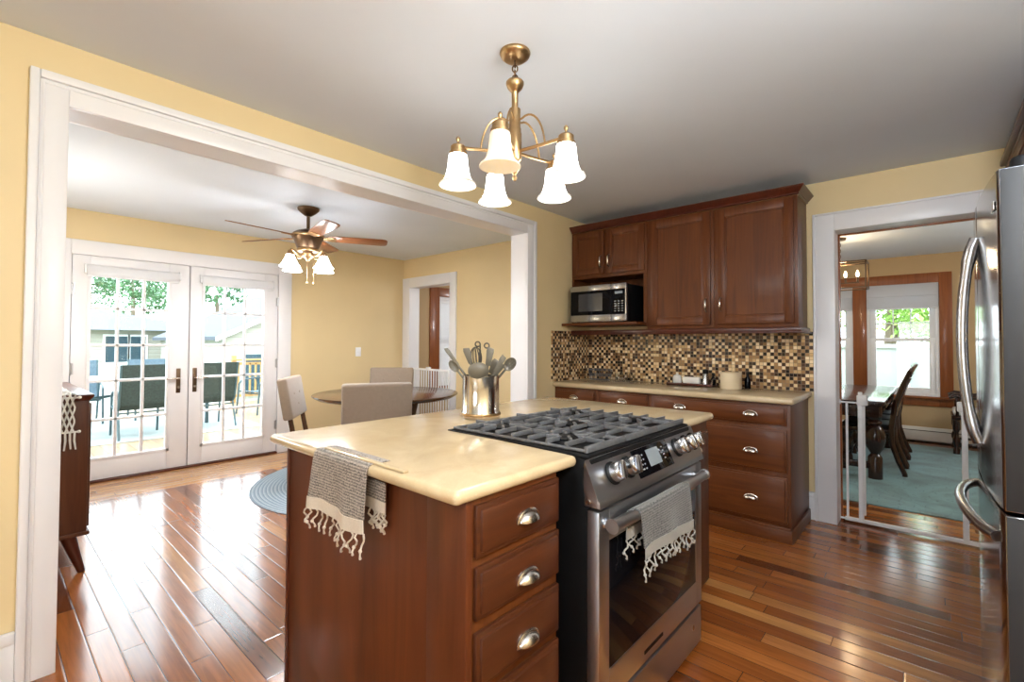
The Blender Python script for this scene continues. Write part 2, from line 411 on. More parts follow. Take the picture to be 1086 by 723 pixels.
def thing(name, label, cat, loc=(0, 0, 0), rz=0, group=None):
    o = bpy.data.objects.new(name, None); COL.objects.link(o); o.empty_display_size = .1
    o.location = loc; o.rotation_euler = (0, 0, rz)
    o['label'] = label; o['category'] = cat
    if group: o['group'] = group
    return o
def tag(o, label, cat, group=None, kind=None):
    o['label'] = label; o['category'] = cat
    if group: o['group'] = group
    if kind: o['kind'] = kind
    return o
def struct(mb, name, mat, label, cat):
    o = mb.build(name, mat); o['kind'] = 'structure'; o['label'] = label; o['category'] = cat; return o
def sthing(name, label, cat, loc=(0, 0, 0)):
    o = thing(name, label, cat, loc); o['kind'] = 'structure'; return o
def dup(root, loc, rz, label, group=None):
    r = root.copy(); COL.objects.link(r); r.location = loc; r.rotation_euler = (0, 0, rz); r['label'] = label
    if group: r['group'] = group
    for ch in list(root.children):
        c = ch.copy(); COL.objects.link(c); c.parent = r
        for g in list(ch.children):
            d = g.copy(); COL.objects.link(d); d.parent = c
    return r
def T(x, y, z): return Matrix.Translation((x, y, z))
def RX(a): return Matrix.Rotation(a, 4, 'X')
def RY(a): return Matrix.Rotation(a, 4, 'Y')
def RZ(a): return Matrix.Rotation(a, 4, 'Z')

# ================================================================ the building shell
YA, YA2 = 2.61, 2.765      # wall with the wide opening
XB, XB2 = 4.14, 4.30      # wall with the cabinets
YN = 5.79                 # outside wall with the french doors
XF = 8.40                 # far dining room wall
CE = 2.50
YR = -.95; XK = -3.40; XNL = 0.0

b = MB(); b.box(XK, XF, -2.2, 5.08, -.06, 0); b.box(XB, XF, 5.08, 5.99, -.06, 0)
struct(b, 'floor', 'floor', 'glossy reddish brown plank floor running through kitchen and breakfast room', 'floor')
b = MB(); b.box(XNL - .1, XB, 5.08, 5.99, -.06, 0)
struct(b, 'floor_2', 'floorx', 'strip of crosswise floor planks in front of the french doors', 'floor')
b = MB(); b.box(XK - .1, XB2, YR - .1, 5.99, CE, CE + .1)
struct(b, 'ceiling', 'ceil', 'plain white ceiling over kitchen and breakfast room', 'ceiling')
b = MB(); b.box(XB2, XF + .2, -2.2, 5.99, CE, CE + .1)
struct(b, 'ceiling_2', 'ceil', 'white ceiling of the dining room beyond the doorway', 'ceiling')

# wall with the wide cased opening
OX0, OX1, OZ = .230, 3.125, 2.244
b = MB(); b.box(XK, OX0 - .012, YA, YA2, 0, CE); b.box(OX1 + .012, XB, YA, YA2, 0, CE); b.box(OX0 - .012, OX1 + .012, YA, YA2, OZ + .012, CE)
struct(b, 'wall_left', 'yellow', 'yellow kitchen wall pierced by the wide white cased opening', 'wall')
b = MB()
b.box(OX0 - .012, OX0, YA, YA2, 0, OZ); b.box(OX1, OX1 + .012, YA, YA2, 0, OZ); b.box(OX0 - .012, OX1 + .012, YA, YA2, OZ, OZ + .012)
for (y0, y1, lo, hi) in ((YA - .02, YA, YA - .03, YA), (YA2, YA2 + .02, YA2, YA2 + .03)):
    b.box(OX0 - .084, OX0, y0, y1, 0, OZ + .084, .003); b.box(OX1, OX1 + .084, y0, y1, 0, OZ + .084, .003); b.box(OX0, OX1, y0, y1, OZ, OZ + .084, .003)
    b.box(OX0 - .113, OX0 - .084, lo, hi, 0, OZ + .118, .006); b.box(OX1 + .084, OX1 + .118, lo, hi, 0, OZ + .118, .006); b.box(OX0 - .084, OX1 + .084, lo, hi, OZ + .084, OZ + .118, .006)
    b.box(OX0 - .078, OX0 - .070, lo + .007, hi - .007, 0, OZ + .074, .002); b.box(OX0 - .070, OX1 + .07, lo + .007, hi - .007, OZ + .066, OZ + .074, .002)
struct(b, 'trim_1', 'white', 'broad white casing around the opening to the breakfast room', 'trim')

# wall with cabinets / dining doorway / breakfast room doorway
DY0, DY1, DZ = -.23, .525, 2.125
NY0, NY1, NZ = 4.753, 5.63, 2.085
b = MB(); b.box(XB, XB2, -2.2, DY0 - .012, 0, CE); b.box(XB, XB2, DY1 + .012, NY0 - .012, 0, CE); b.box(XB, XB2, NY1 + .012, YN, 0, CE)
b.box(XB, XB2, DY0 - .012, DY1 + .012, DZ + .012, CE); b.box(XB, XB2, NY0 - .012, NY1 + .012, NZ + .012, CE)
struct(b, 'wall_back', 'yellow', 'yellow wall behind the cabinets with two white doorways', 'wall')
b = MB()
b.box(XB, XB2, DY0 - .012, DY0, 0, DZ); b.box(XB, XB2, DY1, DY1 + .012, 0, DZ); b.box(XB, XB2, DY0 - .012, DY1 + .012, DZ, DZ + .012)
b.box(XB - .02, XB, DY0 - .105, DY0, 0, DZ + .12, .003); b.box(XB - .02, XB, DY1, DY1 + .12, 0, DZ + .12, .003); b.box(XB - .02, XB, DY0, DY1, DZ, DZ + .12, .003)
b.box(XB - .028, XB, DY1 + .12, DY1 + .135, 0, DZ + .135, .004); b.box(XB - .028, XB, DY0 - .105, DY1 + .12, DZ + .12, DZ + .135, .004)
struct(b, 'trim_2', 'white', 'white casing around the doorway to the dining room', 'trim')
b = MB()
b.box(XB2, XB2 + .02, DY1 - .012, DY1 + .12, 0, DZ + .1, .003); b.box(XB2, XB2 + .02, DY0 - .1, DY0 + .012, 0, DZ + .1, .003); b.box(XB2, XB2 + .02, DY0, DY1, DZ - .012, DZ + .1, .003)
struct(b, 'trim_3', 'oak', 'dark orange wood casing on the dining room side of the doorway', 'trim')
b = MB()
b.box(XB, XB2, NY0 - .012, NY0, 0, NZ); b.box(XB, XB2, NY1, NY1 + .012, 0, NZ); b.box(XB, XB2, NY0 - .012, NY1 + .012, NZ, NZ + .012)
b.box(XB - .022, XB, NY0 - .125, NY0, 0, NZ + .14, .004); b.box(XB - .022, XB, NY1, YN - .001, 0, NZ + .14, .004); b.box(XB - .022, XB, NY0, NY1, NZ, NZ + .14, .004)
struct(b, 'trim_4', 'white', 'white casing around the narrow doorway of the breakfast room', 'trim')

# outside wall with french doors and the far side room window
FX0, FX1, FZ = .5535, 2.358, 2.090
SWX0, SWX1, SWZ0, SWZ1 = 4.80, 5.60, .62, 2.02
YO = YN + .2
b = MB(); b.box(XNL - .1, FX0 - .02, YN, YO, 0, CE); b.box(FX1 + .02, XB2, YN, YO, 0, CE); b.box(FX0 - .02, FX1 + .02, YN, YO, FZ + .02, CE)
struct(b, 'wall_far', 'yellow', 'yellow outside wall of the breakfast room around the french doors', 'wall')
b = MB(); b.box(XB2, SWX0, YN, YO, 0, CE); b.box(SWX1, XF + .2, YN, YO, 0, CE); b.box(SWX0, SWX1, YN, YO, 0, SWZ0); b.box(SWX0, SWX1, YN, YO, SWZ1, CE)
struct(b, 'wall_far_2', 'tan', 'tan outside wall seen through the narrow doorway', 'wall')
b = MB()
b.box(FX0 - .02, FX0, YN - .02, YO, 0, FZ); b.box(FX1, FX1 + .02, YN - .02, YO, 0, FZ); b.box(FX0, FX1, YN - .02, YO, FZ, FZ + .02)
b.box(FX0 - .13, FX0 - .004, YN - .022, YN, 0, FZ + .132, .004); b.box(FX1 + .004, FX1 + .15, YN - .022, YN, 0, FZ + .132, .004); b.box(FX0 - .004, FX1 + .004, YN - .022, YN, FZ + .004, FZ + .132, .004)
struct(b, 'trim_5', 'white', 'white casing framing the pair of french doors', 'trim')
b = MB(); b.box(FX0, FX1, YN - .035, YO, 0, .018, .004)
struct(b, 'trim_6', 'dark_cherry', 'dark wood sill under the french doors', 'trim')

# far dining wall with two windows
W1 = (-.07, .695); W2 = (.855, 1.62); WZ0, WZ1 = .61, 2.12
b = MB(); b.box(XF, XF + .2, -2.2, W1[0], 0, CE); b.box(XF, XF + .2, W1[1], W2[0], 0, CE); b.box(XF, XF + .2, W2[1], YN, 0, CE)
for (a, c) in (W1, W2): b.box(XF, XF + .2, a, c, 0, WZ0); b.box(XF, XF + .2, a, c, WZ1, CE)
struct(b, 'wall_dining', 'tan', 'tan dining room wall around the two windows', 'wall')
b = MB()
b.box(XF - .025, XF, W1[0] - .13, W1[0], WZ0, WZ1 + .13, .004); b.box(XF - .025, XF, W1[1], W2[0], WZ0, WZ1, .004); b.box(XF - .025, XF, W2[1], W2[1] + .13, WZ0, WZ1 + .13, .004)
b.box(XF - .025, XF, W1[0], W2[1], WZ1, WZ1 + .13, .004); b.box(XF - .075, XF, W1[0] - .18, W2[1] + .18, WZ0 - .03, WZ0, .006); b.box(XF - .025, XF, W1[0] - .13, W2[1] + .13, WZ0 - .13, WZ0 - .03, .004)
struct(b, 'trim_7', 'oak', 'orange wood casing and sill around the dining room windows', 'trim')
def win(name, label, y0, y1):
    fr = sthing(name, label, 'window', (XF + .06, (y0 + y1) / 2, WZ0))
    f = MB(); zm = 1.363
    f.box(XF + .0, XF + .13, y0, y0 + .035, WZ0, WZ1); f.box(XF, XF + .13, y1 - .035, y1, WZ0, WZ1); f.box(XF, XF + .13, y0 + .035, y1 - .035, WZ0, WZ0 + .03); f.box(XF, XF + .13, y0 + .035, y1 - .035, WZ1 - .03, WZ1)
    f.build('window_frame', 'white2', fr)
    for (nm, xs, za, zb) in (('lower_sash', XF + .03, WZ0 + .03, zm + .02), ('upper_sash', XF + .08, zm - .02, WZ1 - .03)):
        s = MB(); y0_, y1_ = y0 + .035, y1 - .035
        s.box(xs, xs + .04, y0_, y0_ + .065, za, zb, .004); s.box(xs, xs + .04, y1_ - .065, y1_, za, zb, .004); s.box(xs + .001, xs + .039, y0_ + .064, y1_ - .064, za, za + (.075 if nm[0] == 'l' else .045), .003); s.box(xs + .001, xs + .039, y0_ + .064, y1_ - .064, zb - .045, zb, .003)
        if nm[0] == 'u':
            for k in (1, 2): yy = y0_ + .065 + (y1_ - y0_ - .13) * k / 3; s.box(xs + .014, xs + .026, yy - .007, yy + .007, za, zb)
            for k in (1, 2): zz = za + (zb - za) * k / 3 ; s.box(xs + .014, xs + .026, y0_, y1_, zz - .007, zz + .007)
        so = s.build(nm, 'white2', fr)
        g = MB(); g.box(xs + .018, xs + .022, y0_ + .06, y1_ - .06, za + .04, zb - .04); g.build('pane', 'glass', so)
win('window_1', 'white double hung dining room window nearest the fridge', *W1)
win('window_2', 'white double hung dining room window half hidden by the doorway casing', *W2)
def roman(y0, y1, label):
    t = thing('roman_shade', label, 'window shade', (XF, (y0 + y1) / 2, WZ1), group='roman shades in the dining room')
    s = MB(); yy0, yy1 = y0 + .006, y1 - .006
    prof = [(.0, WZ1 - .002), (.03, WZ1 - .002), (.032, 1.96), (.046, 1.945), (.044, 1.90), (.036, 1.86), (.05, 1.80), (.046, 1.787), (.02, 1.79), (.012, 1.83)]
    s.prism([(XF - p[0] - .0, p[1]) for p in prof], 'y', yy0, yy1)
    s.build('fabric', 'blind', t)
    s = MB(); s.box(XF - .056, XF - .012, yy0, yy1, 1.778, 1.79, .003); s.build('bottom_bar', 'white2', t)
roman(*W1, 'white roman shade half lowered over the window nearest the fridge')
roman(*W2, 'white roman shade over the window beside the doorway casing')

# side window with blind seen through the narrow doorway
fr = sthing('window_3', 'white window with orange wood casing seen through the narrow doorway', 'window', (5.1, YN + .1, SWZ0))
f = MB(); f.box(SWX0, SWX0 + .05, YN, YN + .12, SWZ0, SWZ1); f.box(SWX1 - .05, SWX1, YN, YN + .12, SWZ0, SWZ1); f.box(SWX0 + .05, SWX1 - .05, YN, YN + .12, SWZ0, SWZ0 + .05); f.box(SWX0 + .05, SWX1 - .05, YN, YN + .12, SWZ1 - .05, SWZ1); f.box(SWX0 + .05, SWX1 - .05, YN + .05, YN + .1, 1.3, 1.35)
f.build('window_frame', 'white2', fr)
g = MB(); g.box(SWX0 + .05, SWX1 - .05, YN + .07, YN + .074, SWZ0 + .05, SWZ1 - .05); g.build('pane', 'glass', fr)
f = MB(); f.box(SWX0 - .185, SWX0, YN - .025, YN, SWZ0 - .1, SWZ1 + .14, .004); f.box(SWX1, SWX1 + .18, YN - .025, YN, SWZ0 - .1, SWZ1 + .14, .004); f.box(SWX0, SWX1, YN - .025, YN, SWZ1, SWZ1 + .14, .004); f.box(SWX0 - .2, SWX1 + .2, YN - .06, YN, SWZ0 - .03, SWZ0, .004)
f.build('window_casing', 'oak', fr)
t = thing('window_blind', 'white slatted blind in the window seen through the narrow doorway', 'window blind', (5.12, YN + .02, SWZ1))
f = MB(); f.box(SWX0 + .055, SWX1 - .055, YN + .01, YN + .05, SWZ1 - .1, SWZ1 - .052, .004); f.build('headrail', 'white2', t)
f = MB()
for k in range(29):
    z = SWZ1 - .125 - k * .044
    f.box(SWX0 + .06, SWX1 - .06, -.002, .002, -.024, .024, m=T(0, YN + .03, z) @ RX(.35))
f.build('slats', 'slat', t)

# unseen sides of the rooms
b = MB(); b.box(XK - .1, XB, YR - .1, YR, 0, CE); struct(b, 'wall_right', 'yellow', 'yellow kitchen wall behind the fridge', 'wall')
b = MB(); b.box(XK - .1, XK, YR, 0.0, 0, CE); b.box(XK - .1, XK, 1.5, YA, 0, CE); b.box(XK - .1, XK, 0, 1.5, 0, .9); b.box(XK - .1, XK, 0, 1.5, 2.05, CE)
struct(b, 'wall_front', 'yellow', 'yellow kitchen wall behind the photographer', 'wall')
b = MB(); b.box(XNL - .1, XNL, YA2, YN, 0, CE); struct(b, 'wall_nook', 'yellow', 'yellow side wall of the breakfast room behind the sideboard', 'wall')
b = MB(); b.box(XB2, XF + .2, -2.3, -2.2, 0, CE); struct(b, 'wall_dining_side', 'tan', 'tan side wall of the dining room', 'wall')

# baseboards
def base(name, label, boxes):
    b = MB()
    for (x0, x1, y0, y1, ax) in boxes:
        b.box(x0, x1, y0, y1, 0, .175, .003)
        if ax == 'y-': b.box(x0, x1, y0 - .01, y1, .165, .208, .006); 
        elif ax == 'x-': b.box(x0 - .008, x1, y0, y1, .165, .205, .006)
    struct(b, name, 'white', label, 'baseboard')
base('baseboard_left', 'tall white baseboard left of the wide opening', [(XK, OX0 - .113, YA - .016, YA, 'y-')])
base('baseboard_back', 'white baseboard between base cabinets and dining doorway', [(XB - .016, XB, DY1 + .135, .70, 'x-'), ])
base('baseboard_nook', 'white baseboard along the breakfast room walls', [(FX1 + .15, XB - .03, YN - .016, YN, 'y-'), (XB - .016, XB, YA2 + .03, NY0 - .125, 'x-')])

# ---------------------------------------------------------------- french doors
def french(name, label, x0, x1, handle_side):
    d = sthing(name, label, 'door', ((x0 + x1) / 2, YN + .005, .02))
    ya, yb = YN - .005, YN + .04
    gx0, gx1 = (x0 + .125, x1 - .175) if handle_side == 'r' else (x0 + .125, x1 - .145)
    gz0, gz1 = .218, 1.97
    f = MB()
    f.box(x0, gx0, ya, yb, .022, FZ - .003, .002); f.box(gx1, x1, ya, yb, .022, FZ - .003, .002); f.box(gx0, gx1, ya, yb, .022, gz0, .002); f.box(gx0, gx1, ya, yb, gz1, FZ - .003, .002)
    # glazing bead
    for (a0, a1, c0, c1) in ((gx0 - .02, gx0 + .008, gz0 - .02, gz1 + .02), (gx1 - .008, gx1 + .02, gz0 - .02, gz1 + .02)): f.box(a0, a1, ya - .008, yb + .008, c0, c1, .003)
    f.box(gx0 - .02, gx1 + .02, ya - .008, yb + .008, gz0 - .02, gz0 + .008, .003); f.box(gx0 - .02, gx1 + .02, ya - .008, yb + .008, gz1 - .008, gz1 + .02, .003)
    f.build('door_frame', 'white', d)
    mu = MB()
    for k in (1, 2):
        xx = gx0 + (gx1 - gx0) * k / 3; mu.box(xx - .012, xx + .012, ya + .006, yb - .006, gz0, gz1, .003)
    for zz in (.568, .928, 1.263, 1.608): mu.box(gx0, gx1, ya + .006, yb - .006, zz - .0125, zz + .0125, .003)
    mu.build('muntins', 'white', d)
    g = MB(); g.box(gx0, gx1, YN + .014, YN + .018, gz0, gz1); g.build('pane', 'glass', d)
    hx = x1 - .085 if handle_side == 'r' else x0 + .05
    h = MB(); h.box(hx - .019, hx + .019, ya - .010, ya, .775, 1.025, .008, seg=3)
    hp = h.build('handle_plate', 'bronze', d)
    s = -1 if handle_side == 'r' else 1
    h = MB(); h.cyl((hx, ya - .01, .925), (hx, ya - .05, .925), .010); h.tube([(hx, ya - .048, .925), (hx + s * .03, ya - .052, .927), (hx + s * .07, ya - .05, .922), (hx + s * .11, ya - .05, .926)], [.010, .010, .009, .008], 10)
    h.build('lever', 'nickel', hp)
    h = MB(); h.cyl((hx, ya - .01, .835), (hx, ya - .018, .835), .013); h.build('lock_cylinder', 'nickel', hp)
    xe = x0 if handle_side == 'r' else x1
    for zz in (.33, 1.05, 1.77):
        h = MB(); h.cyl((xe, ya - .004, zz - .05), (xe, ya - .004, zz + .05), .009, seg=10); h.cyl((xe, ya - .004, zz - .056), (xe, ya - .004, zz + .056), .005, seg=8); h.box(xe - .02, xe + .02, ya - .003, ya, zz - .05, zz + .05); h.build('hinge', 'dsteel', d)
    return gx0, gx1
b = MB(); b.box(FX0 + .0005, FX0 + .02, YN + .041, YN + .06, .02, FZ - .0005); b.box(FX1 - .02, FX1 - .0005, YN + .041, YN + .06, .02, FZ - .0005); b.box(FX0 + .02, FX1 - .02, YN + .041, YN + .06, FZ - .02, FZ - .0005); b.box(1.452, 1.481, YN + .041, YN + .06, .02, FZ - .02)
struct(b, 'trim_9', 'black', 'dark weather strip behind the edges of the french doors', 'weather strip')
g1 = french('door_1', 'white french door on the left with fifteen panes', FX0 + .006, 1.462, 'r')
g2 = french('door_2', 'white french door on the right with fifteen panes', 1.471, FX1 - .006, 'l')
for (a, c), lb in ((g1, 'white rolled up shade on the left french door'), (g2, 'white rolled up shade on the right french door')):
    t = thing('door_shade', lb, 'window shade', ((a + c) / 2, YN - .012, 2.0), group='rolled shades on the french doors')
    s = MB(); s.prism([(YN - .013, 1.905), (YN - .05, 1.90), (YN - .06, 1.93), (YN - .055, 1.985), (YN - .035, 2.003), (YN - .013, 2.0)], 'x', a - .03, c + .075, .004); s.build('rolled_fabric', 'slat', t)
    s = MB(); s.box(a - .045, a - .031, YN - .05, YN - .012, 1.92, 2.008, .003); s.build('bracket', 'white2', t)
    s = MB(); s.box(c + .076, c + .09, YN - .05, YN - .012, 1.92, 2.008, .003); s.build('bracket', 'white2', t)
    s = MB(); s.cyl((a - .03, YN - .045, 1.897), (c + .075, YN - .045, 1.897), .007, seg=10); s.build('bottom_bar', 'white2', t)

t = thing('light_switch', 'white light switch on the yellow wall beside the french doors', 'light switch', (3.41, YN, 1.17))
s = MB(); s.box(3.37, 3.45, YN - .007, YN, 1.11, 1.23, .003); s.build('switch_plate', 'white2', t)
s = MB(); s.box(3.404, 3.416, YN - .018, YN - .006, 1.16, 1.18, .002); s.build('toggle', 'white2', t)

# ================================================================ cabinets
def cup_pull(parent, c, axis, wdt=.082, ht=.026, dep=.026, mat='nickel'):
    """bin pull; axis 'x-': stands out towards -X, 'y-': towards -Y"""
    mb = MB(); a = wdt / 2
    def P(u, v): return (a * math.cos(u), -dep * math.sin(u) ** .8 * math.sin(v), ht * math.sin(u) * math.cos(v) - .012)
    n = 16
    mb.grid(lambda i, j: P(max(1e-3, min(PI - 1e-3, PI * i)), PI / 2 * j), n, 8, .0022)
    mb.box(-a - .006, a + .006, -.003, 0, -.016, -.010, .001)
    mb.tube([(a * 1.08 * math.cos(PI * k / 14), -.0015, ht * 1.12 * math.sin(PI * k / 14) - .012) for k in range(15)], .0035, 6)
    rot = Matrix.Identity(4) if axis == 'y-' else RZ(-PI / 2)
    bmesh.ops.transform(mb.bm, matrix=T(*c) @ rot, verts=mb.bm.verts)
    return mb.build('cup_pull', mat, parent)
def bow_pull(parent, c, L=.1, mat='nickel'):
    x, y, z = c; mb = MB()
    mb.tube([(x, y, z - L / 2), (x - .018, y, z - L / 2 + .004), (x - .028, y, z - L * .3), (x - .03, y, z), (x - .028, y, z + L * .3), (x - .018, y, z + L / 2 - .004), (x, y, z + L / 2)], [.008, .0065, .007, .0085, .007, .0065, .008], 10)
    for s in (-1, 1): mb.ball((x - .003, y, z + s * L / 2), .009, 10)
    return mb.build('bow_pull', mat, parent)
def drawer_front(parent, x0, x1, y0, y1, z0, z1, face, mat, pull=None, name='drawer', step=.012, bevel=.006):
    mb = MB()
    if face == 'x-':
        mb.box(x0 + .008, x1, y0, y1, z0, z1, .004); mb.box(x0, x1, y0 + step, y1 - step, z0 + step, z1 - step, bevel)
    else:
        mb.box(x0, x1, y0 + .008, y1, z0, z1, .004); mb.box(x0 + step, x1 - step, y0, y1, z0 + step, z1 - step, bevel)
    o = mb.build(name, mat, parent)
    if pull: cup_pull(o, pull, face)
    return o
def panel_door(parent, x, y0, y1, z0, z1, mat_v, pull=None, fw=.062, th=.02):
    """frame-and-panel door whose face looks to -X at x"""
    mb = MB(); b = .004
    mb.box(x, x + th, y0, y0 + fw, z0, z1, b); mb.box(x, x + th, y1 - fw, y1, z0, z1, b)
    mb.box(x + .0005, x + th, y0 + fw - .001, y1 - fw + .001, z0, z0 + fw, b); mb.box(x + .0005, x + th, y0 + fw - .001, y1 - fw + .001, z1 - fw, z1, b)
    o = mb.build('door', mat_v, parent)
    mb = MB(); e = fw - .002
    # ogee lip then flat centre
    iy0, iy1, iz0, iz1 = y0 + e, y1 - e, z0 + e, z1 - e
    mb.box(x + .010, x + th - .001, iy0, iy1, iz0, iz1)
    for (a0, a1, c0, c1) in ((iy0, iy0 + .012, iz0, iz1), (iy1 - .012, iy1, iz0, iz1), (iy0, iy1, iz0, iz0 + .012), (iy0, iy1, iz1 - .012, iz1)): mb.box(x + .004, x + .014, a0, a1, c0, c1, .005)
    mb.build('panel', mat_v, o)
    if pull: bow_pull(o, pull)
    return o

# ---- base run
FXB = 3.54
def base_unit(label, y0, y1):
    t = thing('base_cabinet', label, 'cabinet', (3.84, (y0 + y1) / 2, 0), group='base cabinets under the mosaic')
    m = MB(); m.box(FXB, XB - .002, y0, y1, .0, .898, .002); m.build('body', 'cherry', t)
    m = MB(); m.box(FXB - .03, FXB, y0 - (.0 if y0 > .8 else .012), y1, 0, .085, .006); m.box(FXB - .018, FXB, y0, y1, .08, .098, .008)
    if y0 < .8: m.box(FXB - .012, XB - .03, y0 - .014, y0, 0, .085, .004)
    m.build('base_molding', 'cherry_h', t)
    return t
t = base_unit('narrow base cabinet in the corner beside the wide opening', 2.15, 2.605)
drawer_front(t, FXB - .022, FXB, 2.175, 2.585, .765, .882, 'x-', 'cherry_h', (FXB - .022, 2.385, .822))
panel_door(t, FXB - .02, 2.175, 2.585, .125, .745, 'cherry', (FXB - .02, 2.21, .65))
t = base_unit('middle base cabinet under the glasses', 1.665, 2.149)
drawer_front(t, FXB - .022, FXB, 1.69, 2.12, .762, .884, 'x-', 'cherry_h', (FXB - .022, 1.912, .824))
panel_door(t, FXB - .02, 1.69, 2.12, .125, .742, 'cherry', (FXB - .02, 1.73, .65))
t = base_unit('wide three drawer base cabinet beside the dining doorway', .70, 1.664)
for (z0, z1, zp) in ((.757, .886, .826), (.45, .732, .577), (.118, .418, .26)):
    o = drawer_front(t, FXB - .022, FXB, .72, 1.635, z0, z1, 'x-', 'cherry_h', (FXB - .022, .937, zp))
    if z1 > .8: cup_pull(o, (FXB - .022, 1.43, zp), 'x-')
m = MB(); m.prism([(3.50, .672), (XB - .001, .672), (XB - .001, YA - .001), (3.50, YA - .001)], 'z', .902, .945, .017, seg=4)
tag(m.build('worktop', 'counter'), 'beige worktop with rounded edge along the mosaic wall', 'worktop')
m = MB(); m.box(XB - .009, XB - .0005, .655, YA - .009, .946, 1.412); m.box(3.485, XB - .009, YA - .009, YA - .0005, .946, 1.412)
o = struct(m, 'trim_8', 'mosaic', 'brown and cream mosaic tile backsplash above the worktop', 'backsplash')

# ---- wall cabinets
UX = 3.815
def wall_unit(label, y0, y1, z0=1.42):
    t = thing('wall_cabinet', label, 'cabinet', (3.98, (y0 + y1) / 2, z0), group='wall cabinets above the mosaic')
    return t
t = wall_unit('wall cabinet with two small doors above the microwave niche', 1.83, 2.605)
m = MB(); m.box(UX, XB - .002, 1.832, 2.605, 1.905, 2.352, .002); m.box(UX, XB - .002, 2.585, 2.605, 1.458, 1.905); m.box(UX, XB - .002, 1.832, 1.862, 1.458, 1.905); m.box(XB - .02, XB - .002, 1.862, 2.585, 1.458, 1.905); m.build('body', 'cherry', t)
panel_door(t, UX - .02, 2.245, 2.585, 1.94, 2.338, 'cherry', (UX - .02, 2.272, 2.05), fw=.055)
panel_door(t, UX - .02, 1.85, 2.215, 1.935, 2.338, 'cherry', (UX - .02, 2.188, 2.05), fw=.055)
m = MB(); m.box(3.64, XB - .002, 1.84, 2.606, 1.458, 1.482, .005); m.build('niche_shelf', 'cherry_h', t)
t = wall_unit('wall cabinet with one tall door right of the microwave', 1.27, 1.829)
m = MB(); m.box(UX, XB - .002, 1.272, 1.830, 1.42, 2.352, .002); m.build('body', 'cherry', t)
panel_door(t, UX - .02, 1.295, 1.80, 1.447, 2.338, 'cherry', (UX - .02, 1.325, 1.60))
t = wall_unit('wall cabinet with one tall door beside the dining doorway', .70, 1.269)
m = MB(); m.box(UX, XB - .002, .70, 1.270, 1.42, 2.352, .002); m.build('body', 'cherry', t)
panel_door(t, UX - .02, .722, 1.245, 1.447, 2.338, 'cherry', (UX - .02, 1.215, 1.60))
prof = [(0, 0), (-.012, .004), (-.012, .014), (-.018, .018), (-.028, .030), (-.042, .046), (-.047, .050), (-.047, .059), (0, .059)]
m = MB()
# crown: front run and right return with mitre
def crown_strip(mb, z, y0, y1):
    n = len(prof); v = []
    a = [mb.bm.verts.new((UX + p[0], y1, z + p[1])) for p in prof]
    c = [mb.bm.verts.new((UX + p[0], y0 + p[0], z + p[1])) for p in prof]
    d = [mb.bm.verts.new((XB - .002, y0 + p[0], z + p[1])) for p in prof]
    for (r0, r1) in ((a, c), (c, d)):
        for i in range(n): mb.bm.faces.new((r0[i], r0[(i + 1) % n], r1[(i + 1) % n], r1[i]))
    mb.bm.faces.new(a); mb.bm.faces.new(d[::-1])
crown_strip(m, 2.3525, .70, 2.605)
tag(m.build('crown_molding', 'dark_cherry', angle=.4), 'dark cherry crown molding along the top of the wall cabinets', 'molding')
m = MB(); m.box(UX - .018, UX + .02, .682, 2.605, 1.385, 1.4185, .006); m.box(UX + .02, XB - .012, .682, .72, 1.385, 1.4185, .006); m.box(UX - .03, UX, .67, 2.605, 1.376, 1.388, .004); m.box(UX, XB - .012, .67, .70, 1.376, 1.388, .004)
tag(m.build('light_rail', 'dark_cherry'), 'dark cherry light rail under the wall cabinets', 'molding')

# ---- microwave
t = thing('microwave', 'stainless microwave in the niche under the small cabinet doors', 'microwave', (3.86, 2.23, 1.483))
x0, y0, y1, z0, z1 = 3.66, 1.945, 2.518, 1.490, 1.818
m = MB(); m.box(x0 + .03, 4.08, y0 + .004, y1 - .004, z0, z1 - .004, .004)
m.build('case', 'black', t)
for (fy, fx) in ((y0 + .05, x0 + .06), (y1 - .05, x0 + .06)):
    q = MB(); q.cyl((fx, fy, 1.4822), (fx, fy, z0 + .002), .014, seg=12); q.build('foot', 'black', t)
yc = y0 + .148
m = MB(); m.box(x0, x0 + .03, yc + .002, y1, z0, z0 + .062, .003); m.box(x0, x0 + .03, yc + .002, y1, z1 - .05, z1, .003); m.box(x0 + .006, x0 + .03, yc + .002, y1, z0 + .06, z1 - .048)
dr = m.build('door', 'steel', t)
m = MB(); m.box(x0 + .001, x0 + .012, yc + .003, y1 - .004, z0 + .062, z1 - .05, .001); m.build('window', 'bglass', dr)
m = MB(); m.box(x0, x0 + .002, yc + .085, y1 - .09, z0 + .095, z1 - .075); m.build('window_mesh', plain('microwave_mesh', (.045, .045, .05), .12), dr)
m = MB(); m.box(x0, x0 + .03, y0, yc - .002, z0, z0 + .062, .003); m.box(x0, x0 + .03, y0, yc - .002, z1 - .05, z1, .003); m.box(x0 + .001, x0 + .03, y0 + .001, y0 + .012, z0 + .06, z1 - .048)
cp = m.build('control_panel', 'steel', t)
m = MB(); m.box(x0 + .001, x0 + .028, y0 + .012, yc - .003, z0 + .062, z1 - .05, .001); m.build('keypad_glass', 'bglass', cp)
m = MB()
for r_ in range(5):
    for c_ in range(3): m.box(x0 - .0005, x0 + .001, y0 + .03 + c_ * .034, y0 + .047 + c_ * .034, z0 + .085 + r_ * .021, z0 + .094 + r_ * .021)
m.build('keys', plain('grey_print', srgb(150, 150, 150), .6), cp)
m = MB(); m.box(x0 - .0005, x0 + .001, y0 + .035, y0 + .11, z1 - .09, z1 - .068); m.build('display', 'screen', cp)

